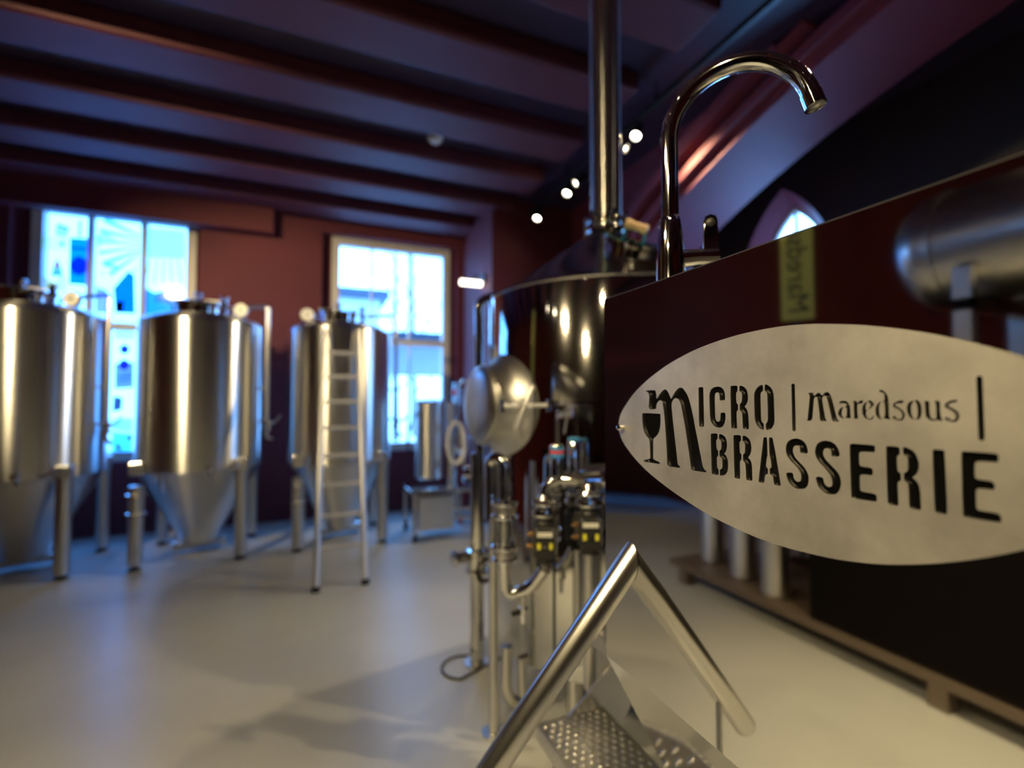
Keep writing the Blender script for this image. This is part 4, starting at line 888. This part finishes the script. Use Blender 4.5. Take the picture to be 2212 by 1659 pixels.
# ------------------------------------------------------------------ lamps, detector
wl = thing('wall_lamp', (1.60, 4.95, 2.5), 'bright linear wall lamp on the return wall beside the clear window', 'lamp')
wp = on_x(1034, 613, 1.60)
obj('glow_tube', B(cyl, wp + Vector((-.20, 0, 0)), wp + Vector((.03, 0, 0)), .030, n=20), 'tube_glow', wl)
obj('back_plate', B(box, wp + Vector((.035, -.06, .0)), wp + Vector((.062, .06, .10))), 'black_plastic', wl, smooth=False)
obj('bracket', B(tube, [wp + Vector((.04, 0, .07)), wp + Vector((-.04, 0, .08)), wp + Vector((-.07, 0, .035))], .012, 8), 'black_plastic', wl)
sd_ = on_z(940, 312, ZC - .055)
sk = thing('smoke_detector', (sd_.x, sd_.y, ZC), 'small white smoke detector on the dark ceiling', 'detector')
zd = ZC - .11 if (abs(((sd_.y - 3.98 + .34) % .68) - .34) < .17) else ZC
obj('detector_body', B(lathe, [(.055, zd + .004), (.055, zd - .012), (.048, zd - .03), (.03, zd - .045), (0, zd - .048)], (sd_.x, sd_.y, 0), n=28), 'white_plastic', sk)
obj('detector_base', B(cyl, (sd_.x, sd_.y, zd - .008), (sd_.x, sd_.y, zd + .006), .062, n=28), 'white_plastic', sk)

def track(x, y0, y1, label):
    t = thing('light_track', (x, (y0 + y1) / 2, ZC), label, 'light track')
    obj('track_rail', B(box, (x - .018, y0, ZC - .155), (x + .018, y1, ZC - .12)), 'black_plastic', t, smooth=False)
    y = y0 + .2
    while y < y1:
        obj('hanger', B(cyl, (x, y, ZC - .125), (x, y, ZC + .01), .008, n=8), 'black_plastic', t); y += 1.2
def spot(x, y, aim, watts, label, group, cone=60, blend=.6, size=.03):
    z = ZC - .155
    t = thing('spotlight', (x, y, z), label, 'spotlight', group)
    h = Vector((x, y, z - .075)); d = (Vector(aim) - h).normalized()
    obj('stem', B(cyl, (x, y, z + .005), (x, y, z - .07), .008, n=8), 'black_plastic', t)
    obj('housing', B(lathe, [(.020, -.085), (.034, -.075), (.036, .045), (.030, .046), (.029, .020)], h, d, 24, cap1=False), 'black_plastic', t)
    obj('lens', B(lathe, [(.028, .028), (.020, .034), (0, .036)], h, d, 20), 'lamp_lens', t)
    l = bpy.data.lights.new('spot_beam', 'SPOT'); l.energy = watts; l.color = WARM; l.spot_size = math.radians(cone); l.spot_blend = blend; l.shadow_soft_size = size
    lo = bpy.data.objects.new('spot_beam', l); COL.objects.link(lo); lo.parent = t
    lo.location = h + d * .05 - Vector(t.location); lo.rotation_euler = d.to_track_quat('-Z', 'Y').to_euler()
track(2.07, -2.5, 4.5, 'black light track running along the arch side of the ceiling')
track(-2.35, -2.6, 1.75, 'unseen black light track added above the bottling counter')  # unseen track, added to light the sign, fermenters and kettle
G1 = 'spotlights on the arch side track'; G2 = 'added spotlights on the unseen counter side track'
spot(2.07, 4.33, (0.6, 3.2, 0), 40, 'spotlight nearest the return wall on the arch side track', G1, 70)
spot(2.07, 3.70, (0.3, 2.9, 0), 55, 'second spotlight from the return wall on the arch side track', G1, 70)
spot(2.07, 3.50, (-0.9, 4.7, 1.3), 150, 'third spotlight from the return wall, turned to the fermenters', G1, 40)
spot(2.07, 2.90, (2.56, 2.5, 2.75), 85, 'spotlight tilted up at the arch mouldings', G1, 60)
spot(2.07, 2.71, (0.2, 1.6, 0.2), 110, 'spotlight behind the chimney pipe, turned to the floor', G1, 70)
spot(2.07, 0.6, (0.6, 1.2, 0.9), 120, 'spotlight above the sink cabinet on the arch side track', G1, 70)
spot(-2.35, 1.60, (-1.0, 4.9, 1.75), 330, 'added spotlight nearest the fermenters on the unseen counter side track', G2, 51)
spot(-2.35, 1.15, (0.15, 4.9, 1.75), 330, 'added second spotlight from the fermenters on the unseen counter side track', G2, 51)
spot(-2.35, 0.55, (0.45, 0.55, 1.1), 265, 'added unseen spotlight turned to the oval sign', G2, 50, size=.05)
track(-0.6, -2.6, 0.7, 'unseen short black light track added over the open floor')  # added out of view, its two spots brighten the floor
spot(-0.6, 0.40, (-1.0, 0.45, 0), 430, 'added unseen spotlight turned to the open floor', 'added spotlights on the unseen short track', 66, 1.0)
spot(-0.6, -0.6, (0.2, 0.6, 0), 110, 'added unseen spotlight turned to the foot of the steps', 'added spotlights on the unseen short track', 80, .9)
spot(-2.35, -1.00, (1.2, 1.9, 1.2), 220, 'added unseen spotlight turned to the brew kettle', G2, 45)

# ================================================================== OPPOSITE THE MIRROR: counter, canisters, tank, banner
bc = thing('bottling_counter', (-1.68, 0.0, 0), 'long black counter on a low bronze frame with short legs', 'counter')
obj('counter_body', B(box, (-2.05, -2.6, .135), (-1.37, 1.72, 1.15)), 'black_laminate', bc, smooth=False)
obj('counter_top', B(box, (-2.10, -2.65, 1.15), (-1.33, 1.78, 1.19)), 'black_laminate', bc, smooth=False, bevel=.004)
obj('base_frame', B(box, (-2.05, -2.62, .095), (-1.35, 2.75, .135)), 'bronze_frame', bc, smooth=False)
for y in (-2.3, -1.1, .05, 1.17, 2.62):
    for x in (-1.98, -1.39): obj('leg', B(box, (x - .04, y - .035, 0), (x + .04, y + .035, .096)), 'bronze_frame', bc, smooth=False)
for k, (x, y) in enumerate(((-1.46, 1.99), (-1.52, 2.27), (-1.58, 2.58))):
    t = thing('steel_canister', (x, y, .135), ['slim steel canister on the counter frame, next to the black counter body', 'slim steel canister between two others on the counter frame', 'slim steel canister at the open end of the counter frame'][k], 'canister', 'canisters on the counter frame')
    obj('canister_body', B(lathe, [(.065, .137), (.075, .15), (.075, .80), (.06, .84), (.03, .86), (.03, .89)], (x, y, 0), n=32), 'brushed_steel', t)
    obj('canister_cap', B(cyl, (x, y, .885), (x, y, .93), .036), 'black_plastic', t)
tk = thing('horizontal_tank', (-1.65, 0.1, 1.19), 'horizontal steel tank on brackets above the black counter', 'tank')
obj('tank_shell', B(lathe, [(0, -.06), (.12, -.05), (.22, -.015), (.26, .04), (.265, .08), (.265, 2.2), (.22, 2.3), (0, 2.34)], (-1.68, 1.32, 1.93), (0, -1, 0), 56), 'satin_steel', tk)
for y in (1.08, .2, -.7):
    bm = bmesh.new(); box(bm, (-1.90, y - .03, 1.19), (-1.85, y + .03, 1.82)); box(bm, (-1.47, y - .03, 1.19), (-1.42, y + .03, 1.80)); box(bm, (-1.90, y - .03, 1.62), (-1.42, y + .03, 1.67)); obj('bracket', bm, 'satin_steel', tk, smooth=False)
    obj('strap', B(lathe, [(.266, -.02), (.272, -.018), (.272, .018), (.266, .02)], (-1.68, y + .12, 1.93), (0, -1, 0), 48, False, False), 'satin_steel', tk)
bn = thing('yellow_banner', (-2.45, 2.55, 0), 'narrow yellow upright banner with black lettering on a black stand', 'banner')
bd = Vector((-.58, .81, 0)).normalized(); bw = Vector((.80, .60, 0))     # faces the mirror panel
fcv = Vector((.86, -.50, 0)).normalized(); sdv = Vector((.50, .86, 0)).normalized(); bc0 = Vector((-2.45, 2.55, 0))
bm = bmesh.new(); prism(bm, [bc0 + sdv * a + Vector((0, 0, z)) for a, z in ((-.11, 1.88), (.11, 1.88), (.11, 3.1), (-.11, 3.1))], fcv * .012); obj('banner_sheet', bm, 'yellow_banner', bn, smooth=False)
obj('stand_pole', B(cyl, bc0 - fcv * .02, bc0 - fcv * .02 + Vector((0, 0, 3.0)), .015), 'black_plastic', bn)
obj('stand_base', B(cyl, bc0, bc0 + Vector((0, 0, .02)), .18, n=28), 'black_plastic', bn)
fcu = bpy.data.curves.new('txt', 'FONT'); fcu.body = 'Maredsous'; fcu.size = .20; fcu.extrude = .001; fcu.align_x = 'LEFT'; fcu.align_y = 'CENTER'
fo = bpy.data.objects.new('txt', fcu); COL.objects.link(fo); dg = bpy.context.evaluated_depsgraph_get(); dg.update()
tm = bpy.data.meshes.new_from_object(fo.evaluated_get(dg)); bpy.data.objects.remove(fo)
xa = Vector((0, 0, 1)); za = fcv; ya = za.cross(xa)
base = bc0 + fcv * .0135 + Vector((0, 0, 1.93))
tm.transform(Matrix.Translation(-Vector(bn.location)) @ Matrix(((xa.x, ya.x, za.x, base.x), (xa.y, ya.y, za.y, base.y), (xa.z, ya.z, za.z, base.z), (0, 0, 0, 1))))
tm.materials.clear(); tm.materials.append(MATS['black_ink']); lo = bpy.data.objects.new('lettering', tm); COL.objects.link(lo); lo.parent = bn
ex = thing('fire_extinguisher', (-2.62, 4.75, 0), 'red fire extinguisher with a green label on the floor in the corner', 'extinguisher')
obj('cylinder', B(lathe, [(.06, 0), (.068, .012), (.068, .34), (.055, .385), (.025, .41), (.022, .43)], (-2.62, 4.75, 0), n=28), 'red_paint', ex)
obj('label_band', B(lathe, [(.0685, .10), (.0685, .26)], (-2.62, 4.75, 0), n=28, cap0=False, cap1=False), 'green_label', ex)
obj('valve_head', B(box, (-2.645, 4.73, .43), (-2.595, 4.77, .47)), 'black_plastic', ex, smooth=False)
obj('squeeze_lever', B(tube, [(-2.62, 4.75, .47), (-2.55, 4.72, .50)], .009, 8), 'black_plastic', ex)
obj('hose', B(tube, [(-2.60, 4.74, .45), (-2.53, 4.70, .42), (-2.54, 4.69, .2), (-2.55, 4.70, .1)], .010, 8, .05), 'black_rubber', ex)
